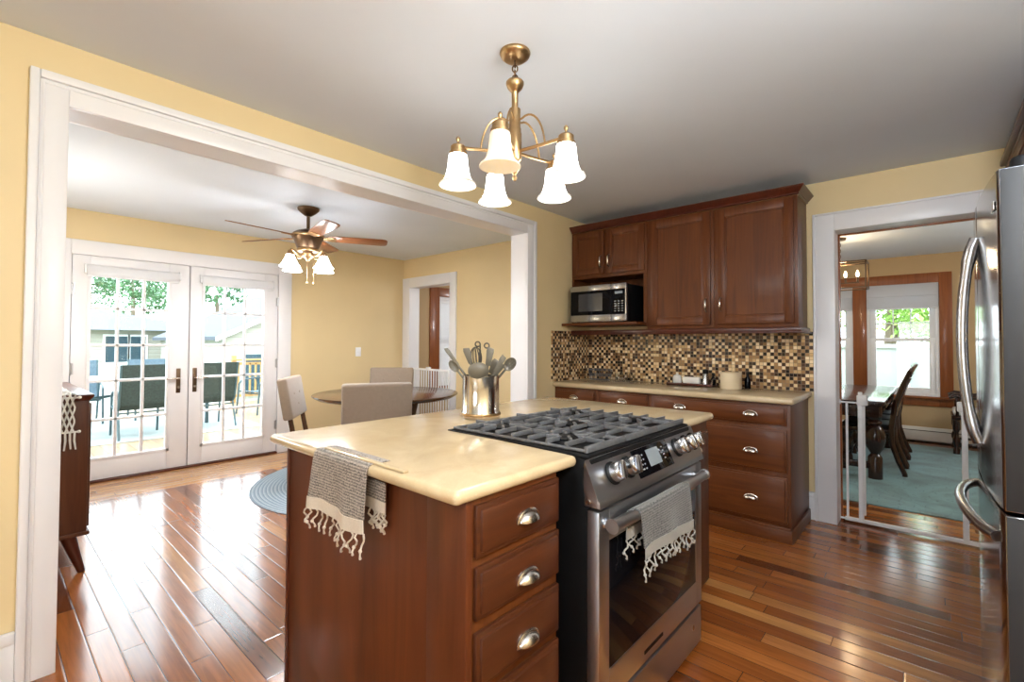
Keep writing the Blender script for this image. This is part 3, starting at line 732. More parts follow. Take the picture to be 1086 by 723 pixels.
# ---- tall cabinet beyond the fridge
t = thing('pantry_cabinet', 'tall cherry cabinet rising behind the fridge', 'cabinet', (3.4, -.64, 0))
m = MB(); m.box(2.75, XB - .002, YR + .001, -.362, 0, 2.36, .002); m.build('body', 'cherry', t)
m = MB(); m.box(2.74, XB - .002, YR + .001, -.345, 2.36, 2.385, .004); m.box(2.72, XB - .002, YR + .001, -.322, 2.385, 2.42, .008); m.build('crown', 'dark_cherry', t)
for k in range(3):
    xa = 2.77 + k * .452; m = MB(); y_ = -.362
    for (za, zb) in ((1.42, 2.34), (.12, 1.38)):
        m.box(xa, xa + .06, y_, y_ + .02, za, zb, .003); m.box(xa + .38, xa + .44, y_, y_ + .02, za, zb, .003); m.box(xa + .06, xa + .38, y_, y_ + .02, za, za + .06, .003); m.box(xa + .06, xa + .38, y_, y_ + .02, zb - .06, zb, .003); m.box(xa + .05, xa + .39, y_, y_ + .01, za + .05, zb - .05)
    m.build('door', 'cherry', t)

# ================================================================ island
IX0, IX1, IYF, IYB = .81, 2.47, .865, 1.856
RX0, RX1, RYB = 1.246, 2.100, 1.478
t = thing('kitchen_island', 'cherry kitchen island with four drawers and a woven towel on its end', 'kitchen island', (1.65, 1.38, 0))
m = MB(); m.box(IX0 + .018, 1.183, IYF, RYB + .02, 0, .906, .002); m.box(RX1 + .006, IX1, IYF, RYB + .02, .1, .906, .002); m.box(RX1 + .006, IX1, IYF + .06, RYB + .02, 0, .1); m.box(IX0 + .018, IX1, RYB + .02, IYB, 0, .906, .002)
m.build('body', 'cherry', t)
m = MB(); m.box(IX0, IX0 + .018, IYF - .002, IYB, 0, .906, .002); m.box(IX0 - .004, IX0 + .004, IYF - .002, IYF + .15, 0, .906, .002)
m.build('end_panel', 'cherry_end', t)
m = MB(); m.box(IX0 - .006, IX0 + .02, IYB - .004, IYB + .016, 0, .906, .003); m.build('corner_post', 'dark_cherry', t)
for (z0, z1, zp) in ((.762, .894, .824), (.608, .739, .661), (.438, .577, .493), (.13, .415, .31)):
    drawer_front(t, .832, 1.179, IYF - .022, IYF, z0, z1, 'y-', 'cherry_x', (1.021, IYF - .022, zp), bevel=.008)
drawer_front(t, RX1 + .03, IX1 - .02, IYF - .022, IYF, .12, .87, 'y-', 'cherry_x', (2.27, IYF - .022, .8), name='door')
m = MB()
m.prism([(.756, .845), (1.2715, .845), (1.2715, RYB), (2.0765, RYB), (2.0765, .845), (2.528, .845), (2.528, 1.925), (.756, 1.925)], 'z', .908, .944, .0165, seg=5)
tag(m.build('island_countertop', 'counter'), 'beige solid countertop with rounded edge around the gas range', 'countertop')

# ---- range
t = thing('gas_range', 'dark stainless gas range with five knobs set into the island', 'gas range', (1.65, 1.1, 0))
x0, x1 = 1.252, 2.094
m = MB(); m.box(x0 + .023, x1 - .021, .80, RYB - .006, .06, .936, .004); m.box(x0 + .01, x0 + .04, .83, .86, 0, .06); m.box(x1 - .04, x1 - .01, .83, .86, 0, .06); m.box(x0 + .01, x0 + .04, 1.36, 1.39, 0, .06); m.box(x1 - .04, x1 - .01, 1.36, 1.39, 0, .06)

m.build('body', 'black', t)
m = MB(); m.box(x0 + .0215, x1 - .0195, .806, RYB - .002, .9365, .948, .003); m.box(x0 + .03, x1 - .03, .83, RYB - .02, .948, .9495)
m.build('cooktop', 'black', t)
# slanted control panel
cpz0, cpz1, cpy0, cpy1 = .800, .934, .748, .806
m = MB(); m.prism([(cpy0, cpz0), (cpy0 + .004, cpz0 + .02), (cpy1, cpz1), (.8055, cpz1 + .006), (.8055, cpz0)], 'x', x0 - .006, x1 + .006, .003)
cp = m.build('control_panel', 'dsteel', t)
sl = math.atan2(cpy1 - cpy0 - .004, cpz1 - cpz0 - .02)
def on_panel(x, s, out=0):      # s 0..1 up the slope
    y = cpy0 + .004 + (cpy1 - cpy0 - .004) * s; z = cpz0 + .02 + (cpz1 - cpz0 - .02) * s
    return T(x, y - out * math.cos(sl), z + out * math.sin(sl)) @ RX(-sl)
for i, xk in enumerate((1.372, 1.475, 1.885, 1.975, 2.048)):
    P = on_panel(xk, .52)
    m = MB(); m.lathe([(.037, 0), (.037, .006), (.033, .010)], seg=28, m=P @ RX(PI / 2))
    k = m.build('knob', 'black', t)
    m = MB(); m.lathe([(.031, .008), (.0305, .03), (.029, .04), (.026, .043)], seg=28, m=P @ RX(PI / 2)); m.box(-.009, .009, -.052, -.02, -.0295, .0295, .004, m=P @ RY(.5 if i < 2 else 0)); m.build('dial', 'steel', k)
    m = MB(); m.box(-.008, .008, -.0012, .0006, .046, .052, m=P); m.box(-.0015, .0015, -.0012, .0006, .056, .064, m=P); m.build('mark', plain('dark_print', (.03, .03, .03), .5), cp)
P = on_panel(1.675, .52)
m = MB(); m.box(-.148, .135, -.003, .002, -.052, .045, .001, m=P); dp = m.build('display_glass', 'bglass', cp)
m = MB(); m.box(-.05, .048, -.0036, -.002, -.028, .032, m=P); m.build('screen', 'screen', dp)
m = MB()
for r_ in range(4): 
    m.box(-.112, -.098, -.0036, -.002, -.03 + r_ * .016, -.025 + r_ * .016, m=P); m.box(-.088, -.08, -.0036, -.002, -.03 + r_ * .016, -.025 + r_ * .016, m=P); m.box(.075, .087, -.0036, -.002, -.02 + r_ * .014, -.016 + r_ * .014, m=P)
m.build('key_marks', plain('pale_print', srgb(150, 152, 156), .5), dp)
m = MB(); m.lathe([(.008, 0), (.007, .003)], seg=14, m=T(x0 - .006, .79, .815) @ RY(-PI / 2)); m.build('side_screw', 'nickel', cp)
# oven door
dz0, dz1 = .195, .788
m = MB(); yF = .757
m.box(x0, x0 + .062, yF, .80, dz0, dz1, .003); m.box(x1 - .062, x1, yF, .80, dz0, dz1, .003); m.box(x0 + .062, x1 - .062, yF, .80, dz1 - .10, dz1, .003); m.box(x0 + .062, x1 - .062, yF, .80, dz0, dz0 + .10, .003); m.box(x0 + .05, x1 - .05, .775, .80, dz0 + .05, dz1 - .05)
od = m.build('oven_door', 'dsteel', t)
m = MB(); m.box(x0 + .0625, x1 - .0625, yF + .001, yF + .02, dz0 + .1005, dz1 - .1005, .002); m.build('oven_window', 'bglass', od)
m = MB(); m.box(1.55, 1.70, yF - .0015, yF + .001, dz0 + .03, dz0 + .042); m.build('door_vent', 'black', od)
hz = .752; hy = .722
m = MB(); n = 17
m.tube([(x0 + .022 + (x1 - x0 - .085) * k / (n - 1), hy - .010 * math.sin(PI * k / (n - 1)), hz) for k in range(n)], .019, 16)
for s in (x0 + .04, x1 - .085): m.tube([(s, yF + .004, hz - .004), (s, hy + .01, hz)], [.017, .013], 12)
for s in (x0 + .020, x1 - .061): m.cyl((s - .004, hy, hz), (s + .004, hy, hz), .0225, seg=18)
m.build('oven_handle', 'dsteel', od)
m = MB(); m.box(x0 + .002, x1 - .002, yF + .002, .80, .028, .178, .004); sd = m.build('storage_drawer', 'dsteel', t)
m = MB(); m.box(x0 + .01, x1 - .01, yF + .02, .80, .178, .196); m.build('drawer_gap_shade', 'black', sd)  # black strip put in as the shade of the gap above the drawer
m = MB(); m.lathe([(.012, 0), (.011, .001)], seg=14, m=T(x1 - .09, yF + .002, .115) @ RX(PI / 2)); m.build('round_badge', 'nickel', sd)
# burners and grates
for (bx, by, r_) in ((1.404, .985, .05), (1.404, 1.30, .042), (1.673, 1.14, .058), (1.942, .985, .05), (1.942, 1.30, .04)):
    m = MB(); m.lathe([(r_ + .012, .0), (r_ + .010, .006), (r_, .009)], (bx, by, .9495), 24); bb = m.build('burner', 'black', t)
    m = MB(); m.lathe([(r_ - .006, .009), (r_ - .004, .014), (r_ - .012, .019), (.001, .02)], (bx, by, .9495), 24); m.build('burner_cap', 'black', bb)
    m = MB(); m.box(bx + r_ + .004, bx + r_ + .03, by - .006, by + .006, .9495, .9585, .002); m.build('igniter', 'wceram', bb)
gw = (x1 - x0 - .06) / 3
for g in range(3):
    gx0 = x0 + .03 + g * gw + .003; gx1 = gx0 + gw - .006; gy0, gy1 = .828, 1.455; zt0, zt1 = .958, .970
    m = MB()
    for (a0, a1, c0, c1) in ((gx0, gx0 + .012, gy0, gy1), (gx1 - .012, gx1, gy0, gy1), (gx0 + .012, gx1 - .012, gy1 - .012, gy1)): m.box(a0, a1, c0, c1, zt0 - .006, zt0 + .003, .003)
    xm = (gx0 + gx1) / 2; cen = ((.985, 1.30) if g != 1 else (1.14,))
    nb = 8
    for k in range(1, nb):
        yy = gy0 + (gy1 - gy0) * k / nb
        L = .088 if any(abs(yy - c) < .055 for c in cen) else .118
        m.box(gx0 + .004, gx0 + L, yy - .0048, yy + .0048, zt0, zt1 + .004, .002); m.box(gx1 - L, gx1 - .004, yy - .0048, yy + .0048, zt0, zt1 + .004, .002)
        m.box(gx0 + .003, gx0 + .017, yy - .007, yy + .007, .9495, zt0 + .004, .002); m.box(gx1 - .017, gx1 - .003, yy - .007, yy + .007, .9495, zt0 + .004, .002)
    for (c0, c1) in (((gy0, .93), (1.04, 1.24), (1.36, gy1)) if g != 1 else ((gy0, 1.08), (1.20, gy1))): m.box(xm - .0048, xm + .0048, c0 + .004, c1 - .004, zt0, zt1 + .004, .003)
    for c in cen:
        for a in (PI / 4, 3 * PI / 4, 5 * PI / 4, 7 * PI / 4): m.box(.028, .075, -.005, .005, zt0, zt1 + .004, .002, m=T(xm, c, 0) @ RZ(a))
    m.box(gx0, gx1, gy0 - .008, gy0 + .004, .9495, zt1 + .002, .003)
    m.build('grate', 'iron', t)

# ================================================================ fridge
t = thing('refrigerator', 'stainless french door refrigerator with curved handles on the right', 'refrigerator', (2.2, -.5, 0))
fx0, fx1 = 1.757, 2.665; fm = (fx0 + fx1) / 2 - .02
def fy(x): u = (x - (fx0 + fx1) / 2) / ((fx1 - fx0) / 2); return -.134 + .020 * (1 - u * u)
m = MB(); m.box(fx0 + .006, fx1 - .006, -.86, -.205, .03, 1.745, .004); m.box(fx0 + .02, fx1 - .02, -.86, -.235, 0, .03); m.build('body', 'fside', t)
def fdoor(name, xa, xb, z0, z1):
    n = 12; xs = [xa + (xb - xa) * k / n for k in range(n + 1)]
    m = MB(); m.prism([(x, fy(x)) for x in xs] + [(xb, -.2), (xa, -.2)], 'z', z0, z1, .004)
    return m.build(name, 'fdoor', t)
d1 = fdoor('door', fx0, fm - .003, .872, 1.758)
d2 = fdoor('door', fm + .003, fx1, .872, 1.758)
d3 = fdoor('freezer_drawer', fx0, fx1, .06, .862)
m = MB(); m.box(fx0 - .0015, fx0 + .004, -.2, -.137, .875, 1.755, .001); m.build('side_trim', 'fside', d1)
m = MB(); m.box(fx0 - .0015, fx0 + .004, -.2, -.137, .063, .859, .001); m.build('side_trim', 'fside', d3)
for dd, xh in ((d1, fm - .045), (d2, fm + .045)):
    m = MB(); n = 20; pts = []
    for k in range(n + 1):
        u = k / n; z = .985 + .658 * u; pts.append((xh, fy(xh) + .004 + .036 * math.sin(PI * u) ** .62, z))
    m.tube(pts, [.0135 if 2 < k < n - 2 else .017 for k in range(n + 1)], 14); m.build('bow_handle', 'steel', dd)
m = MB(); n = 20; pts = []
for k in range(n + 1):
    u = k / n; x = 1.83 + .66 * u; pts.append((x, fy(x) + .004 + .046 * math.sin(PI * u) ** .62, .785 + .012 * math.sin(PI * u)))
m.tube(pts, .015, 14); m.build('bow_handle', 'steel', d3)
for hx in (fx0 + .06, fx1 - .06):
    m = MB(); m.lathe([(.026, 0), (.026, .028), (.022, .036), (.001, .037)], (hx, -.185, 1.7585), 18); m.box(hx - .03, hx + .03, -.30, -.18, 1.746, 1.774, .008); m.build('hinge_cover', 'black', t)
m = MB(); m.box(1.80, 1.85, fy(1.82) - .0, fy(1.82) + .003, 1.66, 1.685, .001); m.build('badge', 'nickel', d1)
m = MB(); m.box(fx0 + .02, fx1 - .02, -.24, -.18, .005, .055, .003); m.build('toe_grille', 'black', t)

# ================================================================ safety gates
t = thing('safety_gate', 'open white metal safety gate frame standing in the dining doorway', 'safety gate', (4.25, .15, 0))
gx = 4.262
m = MB(); m.box(gx - .014, gx + .014, DY0 + .006, DY1 - .03, .012, .036, .004); m.build('bottom_bar', 'white2', t)
m = MB(); m.box(gx - .014, gx + .014, .382, .412, .03, .90, .004); m.build('post', 'white2', t)
m = MB(); m.box(gx - .014, gx + .014, -.165, -.135, .03, .90, .004); m.build('post', 'white2', t)
m = MB(); m.cyl((gx, .478, .03), (gx, .478, .87), .008, seg=10); m.build('spindle', 'white2', t)
m = MB(); m.cyl((gx, .41, .872), (gx, .50, .872), .006, seg=8); m.cyl((gx, .49, .022), (gx, DY1 - .002, .022), .007, seg=8); m.cyl((gx, .495, .872), (gx, DY1 - .002, .872), .007, seg=8); m.lathe([(.018, 0), (.018, .008)], seg=14, m=T(gx, DY1 - .010, .872) @ RX(-PI / 2)); m.build('wall_mount', 'white2', t)
m = MB(); m.box(gx - .02, gx + .02, .352, .418, .855, .93, .008); m.box(gx - .015, gx + .015, .385, .41, .93, .952, .005); m.build('latch_housing', 'white2', t)
m = MB(); m.box(gx - .018, gx + .018, -.175, -.115, .86, .925, .008); m.build('hinge_housing', 'white2', t)
m = MB(); m.box(gx + .016, gx + .044, .372, .398, .06, .90, .004); m.build('folded_leaf', 'white2', t)

t = thing('barred_safety_gate', 'white barred safety gate closing the narrow doorway', 'safety gate', (4.11, 5.12, 0))
m = MB(); gx = 4.105; m.box(gx - .01, gx + .01, 4.73, 5.64, .915, .942, .004); m.build('top_rail', 'white2', t)
m = MB(); m.box(gx - .01, gx + .01, 4.73, 5.64, .03, .055, .004); m.build('bottom_rail', 'white2', t)
for yy in (4.735, 5.63):
    m = MB(); m.box(gx - .012, gx + .012, yy - .012, yy + .012, 0, .945, .003); m.build('post', 'white2', t)
for k in range(16):
    yy = 4.79 + k * .052; m = MB(); m.cyl((gx, yy, .05), (gx, yy, .92), .0085, seg=8); m.build('bar', 'white2', t)
m = MB(); m.box(gx - .016, gx + .016, 5.12, 5.2, .93, .965, .006); m.build('latch', 'white2', t)

# ================================================================ chandelier
cx, cy = 1.455, 1.278
t = thing('chandelier', 'brass chandelier with five alabaster bell shades over the island', 'chandelier', (cx, cy, CE))
m = MB(); m.lathe([(.062, .0), (.064, -.006), (.060, -.016), (.044, -.03), (.02, -.038), (.001, -.039)][::-1], (cx, cy, CE), 30); m.build('canopy', 'brass', t)
m = MB()
def link(mb, c, a, h=.024, w_=.011, r=.003):
    pts = [(w_ * math.cos(2 * PI * k / 16), 0, h * .5 * math.sin(2 * PI * k / 16) * 1.2) for k in range(17)]
    mb.tube(pts, r, 7, caps=False, m=T(*c) @ RZ(a))
for k in range(4): link(m, (cx, cy, 2.452 - k * .020), .6 + k * PI / 2)
m.build('chain', 'bronze', t)
m = MB(); m.lathe([(.008, 2.392), (.012, 2.388), (.030, 2.382), (.037, 2.374), (.037, 2.366), (.031, 2.35), (.018, 2.336), (.014, 2.33), (.013, 2.265), (.0235, 2.262), (.0235, 2.185), (.026, 2.18), (.026, 2.165), (.0285, 2.16), (.0285, 2.055), (.022, 2.045), (.012, 2.035), (.018, 2.022), (.020, 2.012), (.013, 2.0), (.007, 1.992), (.007, 1.985), (.010, 1.978), (.006, 1.966), (.001, 1.964)][::-1], (cx, cy, 0), 24); m.build('column', 'brass', t)
RS = .232
for k in range(5):
    a = math.radians(-80 + 72 * k); ca, sa = math.cos(a), math.sin(a)
    P = lambda r, z: (cx + r * ca, cy + r * sa, z)
    m = MB(); m.tube([P(.02, 2.085), P(.10, 2.087), P(RS - .02, 2.094)], .0068, 10)
    m.tube([P(.024, 2.215)] + [P(.022 + .055 + .063 * math.sin(q) - .055 * (1 - q / (PI / 2)) * .3, 2.09 + .135 * math.cos(q)) for q in [(-.35 + j * (PI / 2 + .35) / 10) for j in range(11)]], .0042, 8)
    arm = m.build('arm', 'brass', t)
    m = MB(); m.lathe([(.036, 2.058), (.036, 2.074), (.030, 2.078), (.030, 2.098), (.024, 2.104), (.01, 2.108), (.005, 2.114), (.005, 2.12), (.009, 2.126), (.009, 2.134), (.004, 2.14), (.001, 2.141)], P(RS, 0), 22); m.build('shade_holder', 'brass', arm)
    m = MB(); m.lathe([(.034, 2.070), (.038, 2.055), (.040, 2.03), (.044, 2.0), (.051, 1.972), (.0585, 1.960), (.0555, 1.960), (.047, 1.973), (.040, 2.0), (.036, 2.03), (.034, 2.055), (.030, 2.066)], P(RS, 0), 32, capb=False, capt=False)
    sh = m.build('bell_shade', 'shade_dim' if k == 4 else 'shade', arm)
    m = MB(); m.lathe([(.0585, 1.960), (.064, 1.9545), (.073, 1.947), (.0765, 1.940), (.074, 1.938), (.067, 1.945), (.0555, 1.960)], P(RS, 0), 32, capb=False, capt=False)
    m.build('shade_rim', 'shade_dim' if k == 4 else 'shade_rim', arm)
    if k != 4:
        bl = bpy.data.lights.new('bulb_light', 'POINT'); bl.energy = 1.2; bl.color = (1, .96, .9); bl.shadow_soft_size = .022
        lo = bpy.data.objects.new('bulb_light', bl); COL.objects.link(lo); lo.parent = t; lo.location = Vector(P(RS, 1.955)) - Vector(t.location)
for ch in t.children:
    if ch.name.startswith('arm'): pass

# ================================================================ ceiling fan
cx, cy = 1.955, 4.18
t = thing('ceiling_fan', 'bronze ceiling fan with five wooden blades and four lit shades', 'ceiling fan', (cx, cy, CE))
m = MB(); m.lathe([(.012, 2.425), (.03, 2.43), (.06, 2.452), (.088, 2.478), (.092, 2.49), (.092, CE - .0005)], (cx, cy, 0), 28); m.build('canopy', 'bronze', t)
m = MB(); m.cyl((cx, cy, 2.30), (cx, cy, 2.43), .014); m.build('downrod', 'bronze', t)
m = MB(); m.lathe([(.05, 2.09), (.085, 2.105), (.085, 2.135), (.095, 2.145), (.118, 2.205), (.135, 2.235), (.135, 2.26), (.12, 2.275), (.095, 2.29), (.05, 2.305), (.02, 2.31)], (cx, cy, 0), 32); m.build('motor_housing', 'bronze', t)
m = MB(); m.lathe([(.088, 2.108), (.092, 2.112), (.092, 2.13), (.088, 2.134)], (cx, cy, 0), 32); m.lathe([(.136, 2.238), (.14, 2.242), (.14, 2.254), (.136, 2.258)], (cx, cy, 0), 32); m.build('motor_band', 'brass', t)
for k in range(5):
    mt = T(cx, cy, 2.238) @ RZ(math.radians(-28 + 72 * k)) @ RX(math.radians(-13))
    m = MB(); m.prism([(.10, -.022), (.16, -.03), (.205, -.045), (.235, -.03), (.235, .03), (.205, .045), (.16, .03), (.10, .022)], 'z', -.010, -.003, .002, m=mt)
    ir = m.build('blade_iron', 'brass', t)
    m = MB(); m.prism([(.17, -.048), (.24, -.058), (.64, -.068), (.675, -.06), (.69, -.038), (.69, .038), (.675, .06), (.64, .068), (.24, .058), (.17, .048)], 'z', -.003, .004, .0015, m=mt)
    m.build('blade', wood('fan_blade_wood', srgb(96, 56, 34), srgb(134, 84, 52), (2, 30, 30)) if k == 0 else bpy.data.materials['fan_blade_wood'], ir)
for k in range(4):
    a = math.radians(17 + 90 * k); ca, sa = math.cos(a), math.sin(a); P = lambda r, z: (cx + r * ca, cy + r * sa, z)
    m = MB(); m.tube([P(.04, 2.095), P(.075, 2.06), P(.11, 2.06), P(.15, 2.09), P(.178, 2.10), P(.19, 2.085)], .008, 9); m.lathe([(.03, 2.048), (.03, 2.062), (.022, 2.07), (.016, 2.09), (.001, 2.095)], P(.19, 0), 18); am = m.build('light_arm', 'brass', t)
    m = MB(); m.lathe([(.030, 2.05), (.038, 2.03), (.052, 1.998), (.068, 1.968), (.080, 1.954), (.084, 1.948), (.080, 1.946), (.066, 1.960), (.048, 1.994), (.034, 2.026), (.026, 2.046)], P(.19, 0), 28, capb=False, capt=False); m.build('glass_shade', 'fanshade', am)
    bl = bpy.data.lights.new('fan_bulb_light', 'POINT'); bl.energy = 14; bl.color = (.97, .97, 1); bl.shadow_soft_size = .03
    lo = bpy.data.objects.new('fan_bulb_light', bl); COL.objects.link(lo); lo.parent = t; lo.location = Vector(P(.19, 1.95)) - Vector(t.location)
m = MB(); m.lathe([(.001, 2.02), (.012, 2.025), (.02, 2.045), (.05, 2.065), (.055, 2.09)], (cx, cy, 0), 24); m.build('light_hub', 'brass', t)
for (dx, L) in ((-.018, 1.815), (.04, 1.815)):
    m = MB(); m.cyl((cx + dx, cy - .03, 2.06), (cx + dx, cy - .03, L + .02), .0018, seg=6); m.ball((cx + dx, cy - .03, L + .01), .009, 10); m.build('pull_chain', 'brass', t)

# ================================================================ breakfast room
m = MB(); m.lathe([(1.07, 0), (1.075, .003), (1.07, .006), (.001, .006)], (0, 0, 0), 96)
o = m.build('round_rug', 'rug'); o.location = (2.58, 4.02, .0005); tag(o, 'round blue braided rug under the breakfast table', 'rug')

tx, ty = 2.93, 4.38
t = thing('round_table', 'round dark brown breakfast table with splayed legs', 'table', (tx, ty, .0065))
m = MB(); m.lathe([(.001, .715), (.70, .715), (.735, .735), (.752, .748), (.75, .756), (.74, .759), (.001, .759)], (tx, ty, 0), 80); m.build('tabletop', 'table', t)
for k in range(4):
    a = math.radians(20 + 90 * k); m = MB(); m.tube([(tx + .36 * math.cos(a), ty + .36 * math.sin(a), .716), (tx + .30 * math.cos(a), ty + .30 * math.sin(a), .42), (tx + .42 * math.cos(a), ty + .42 * math.sin(a), .0067)], [.034, .026, .019], 12); m.build('leg', 'table', t)
m = MB(); m.box(-.36, .36, -.03, .03, .66, .716, .004, m=T(tx, ty, 0) @ RZ(math.radians(20))); m.box(-.03, .03, -.36, .36, .66, .716, .004, m=T(tx, ty, 0) @ RZ(math.radians(20))); m.build('cross_brace', 'table', t)

def dining_chair(label, loc, rz):
    t = thing('dining_chair', label, 'chair', loc, rz, group='taupe chairs around the breakfast table')
    W = .265
    m = MB(); m.box(-W, W, -.23, .25, .37, .452, .03, seg=3); m.build('seat', 'taupe', t, local=True)
    m = MB(); mt = T(0, -.225, .46) @ RX(math.radians(10))
    m.box(-W, W, -.045, .04, .155, .52, .022, seg=4, m=mt)
    bk = m.build('backrest', 'taupe', t, local=True)
    for (bx, bz) in ((-.09, .37), (.09, .37), (0, .27)):
        q = MB(); q.ball((0, 0, 0), .011, 10, m=mt @ T(bx, .040, bz), s=(1, .45, 1)); q.build('button', 'taupe', bk, local=True)
    for s in (-1, 1):
        m = MB(); m.tube([(s * .215, -.25, 0), (s * .215, -.225, .22), (s * .215, -.215, .44), (s * .215, -.228, .50), (s * .215, -.26, .67)], [.017, .021, .024, .022, .02], 8); m.build('rear_leg', 'table', t, local=True)
        m = MB(); m.tube([(s * .225, .225, 0), (s * .225, .215, .38)], [.015, .023], 8); m.build('front_leg', 'table', t, local=True)
    return t
def chair_at(bx, by, fx, fy_): 
    L = math.hypot(fx, fy_); fx, fy_ = fx / L, fy_ / L
    return (bx + fx * .29, by + fy_ * .29), math.atan2(fy_, fx) - PI / 2
(p, rz) = chair_at(2.08, 3.24, .47, .88)
c0 = dining_chair('taupe chair with its plain back turned to the island', (p[0], p[1], .0095), rz)
(p, rz) = chair_at(1.925, 4.39, .79, -.61)
dup(c0, (p[0], p[1], .0095), rz, 'tufted taupe chair turned sideways beside the french doors')
(p, rz) = chair_at(3.45, 5.06, -.68, -.73)
dup(c0, (p[0], p[1], .0095), rz, 'taupe chair on the far side of the round table')

# ---- sideboard
t = thing('sideboard', 'walnut sideboard on splayed legs at the left edge of the opening', 'sideboard', (.22, 4.2, 0))
m = MB(); m.box(.003, .435, 3.605, 4.80, .225, .965, .004); m.build('body', 'walnut', t)
m = MB(); m.prism([(.0, .965), (.437, .965), (.455, .985), (.455, .997), (0, .997)], 'y', 3.59, 4.815, .003); m.build('top', 'dark_cherry', t)
m = MB(); m.box(.002, .447, 3.595, 4.81, .205, .226, .004); m.build('base_rail', 'walnut', t)
for (y0, y1) in ((3.625, 4.195), (4.205, 4.78)):
    m = MB(); m.box(.435, .447, y0, y1, .245, .945, .004); d = m.build('door', 'walnut', t)
    m = MB(); m.lathe([(.006, 0), (.006, .012), (.014, .018), (.013, .026), (.001, .029)], seg=14, m=T(.447, 4.20 + (-.05 if y0 < 4 else .05), .62) @ RY(PI / 2)); m.build('knob', 'brass', d)
for (x, y, sx, sy) in ((.36, 3.66, 1, -1), (.36, 4.74, 1, 1), (.06, 3.66, 0, -1), (.06, 4.74, 0, 1)):
    m = MB(); m.tube([(x, y, .208), (x + sx * .058, y + sy * .045, 0)], [.036, .017], 12); m.build('leg', 'dark_cherry', t)

t = thing('macrame_runner', 'white knotted runner hanging over the end of the sideboard', 'table runner', (.2, 3.8, .998))
ra, rb = .06, .372
m = MB(); ny = 16
yp = 3.578
for k in range(15):
    for sgn in (1, -1):
        pts = []
        for j in range(13):
            z = 1.0 - .205 * j / 12; u = (k / 14 * 1.0 + sgn * (j / 12) * .2); u = abs(((u + 1) % 2) - 1) if False else min(1, max(0, u if 0 <= u <= 1 else (-u if u < 0 else 2 - u)))
            pts.append((ra + (rb - ra) * u, yp - .002 * math.sin(j * 1.3 + k), z))
        m.tube(pts, .0045, 6)
m.build('hanging_net', 'wyarn', t)
m = MB()
for k in range(15):
    for sgn in (1, -1):
        pts = []
        for j in range(13):
            u = k / 14 + sgn * (j / 12) * .5; u = min(1, max(0, u if 0 <= u <= 1 else (-u if u < 0 else 2 - u)))
            pts.append((ra + (rb - ra) * u, yp + .002 + 1.0 * j / 12, 1.0015))
        m.tube(pts, .0045, 6)
m.build('top_net', 'wyarn', t)
for zz in (.985, .795):
    m = MB(); m.cyl((ra - .01, yp, zz), (rb + .016, yp, zz), .005, seg=8); m.ball((rb + .018, yp, zz), .009, 10); m.build('cord_band', 'wyarn', t)
m = MB()
for k in range(17):
    x = ra + (rb - ra) * k / 16; L = .09 + R.uniform(-.012, .014)
    m.tube([(x, yp, .795), (x + R.uniform(-.004, .004), yp - .003, .75), (x + R.uniform(-.006, .006), yp, .795 - L)], [.005, .0055, .004], 7)
m.build('fringe', 'wyarn', t)

# ================================================================ towels
def fringe(mb, pts, L, r=.0028, side=(0, 0, 0)):
    for p in pts:
        l = L * R.uniform(.75, 1.15); a = R.uniform(0, 6); j = .006
        P_ = [Vector(p)]
        for k in range(1, 6):
            q = k / 5; P_.append(Vector(p) + Vector(side) * q + Vector((j * math.sin(a + k * 1.3), j * math.cos(a * 1.7 + k * 1.5), -l * q)))
        mb.tube(P_, [r, r * 1.15, r, r * 1.1, r, r * .9], 7)
        mb.ball(P_[4], r * 2.1, 8); mb.tube([P_[5], P_[5] + Vector((.003, .003, -.010))], [r * .9, r * 1.5], 6)

t = thing('dish_towel', 'grey woven dish towel with cream fringe hung over the end of the island', 'towel', (.74, 1.40, .944))
ex = .754
def prof(s):            # s metres along the cloth from the back hem on the counter, returns (x, z)
    if s < .06: return (ex + .075 - s, .9465)
    if s < .06 + .035:
        q = (s - .06) / .035 * PI / 2; return (ex + .015 - .020 * math.sin(q) , .9465 - .020 * (1 - math.cos(q)))
    d = s - .095; return (ex - .006 - .010 * min(1, d / .12), .9265 - d)
def cloth(u, v, y0, y1, s0, s1, out=0, sag=0, skew=0):
    s = s0 + (s1 - s0) * v; x, z = prof(s); y = y1 + (y0 - y1) * u
    hang = max(0, s - .095) / .2
    x += -out * min(1, s / .06) * 0 - hang * (.008 * math.sin(u * 9 + .7) + .004 * math.sin(u * 21)) - out * (1 if s > .06 else s / .06)
    z += sag * math.sin(PI * u) * v * 0 + hang * skew * (u - .5) + hang * .010 * math.sin(u * 6.5)
    y += hang * .012 * (1 - 2 * u)
    return (x, y, z)
Y0, Y1 = 1.222, 1.540
m = MB(); m.grid(lambda u, v: cloth(u, v, Y0, Y1, 0, .228), 40, 40, .004); m.build('woven_cloth', 'weave', t)
m = MB(); m.grid(lambda u, v: cloth(u, v, Y0, Y1, .228, .266), 40, 8, .004); m.build('cream_band', 'band', t)
m = MB(); fringe(m, [cloth(u, 1, Y0, Y1, .228, .266) for u in [k / 11 for k in range(12)]], .052, side=(-.004, .008, 0)); m.build('fringe', 'yarn', t)
m = MB(); m.grid(lambda u, v: (ex + .006 - .006 * min(1, v * 6) + .003 * math.sin(u * 8) , 1.50 + (1.190 - 1.50) * u, .936 - .115 * v + .006 * math.sin(u * 6)) if False else (ex + .030 - .002 * math.sin(u * 7), 1.46 + (1.172 - 1.46) * u, .897 - .055 * v), 20, 8, .003); m.build('under_fold', 'weave', t)
m = MB(); m.grid(lambda u, v: (ex + .030 - .002 * math.sin(u * 7), 1.46 + (1.172 - 1.46) * u, .842 - .032 * v), 20, 4, .003); m.build('under_band', 'band', t)
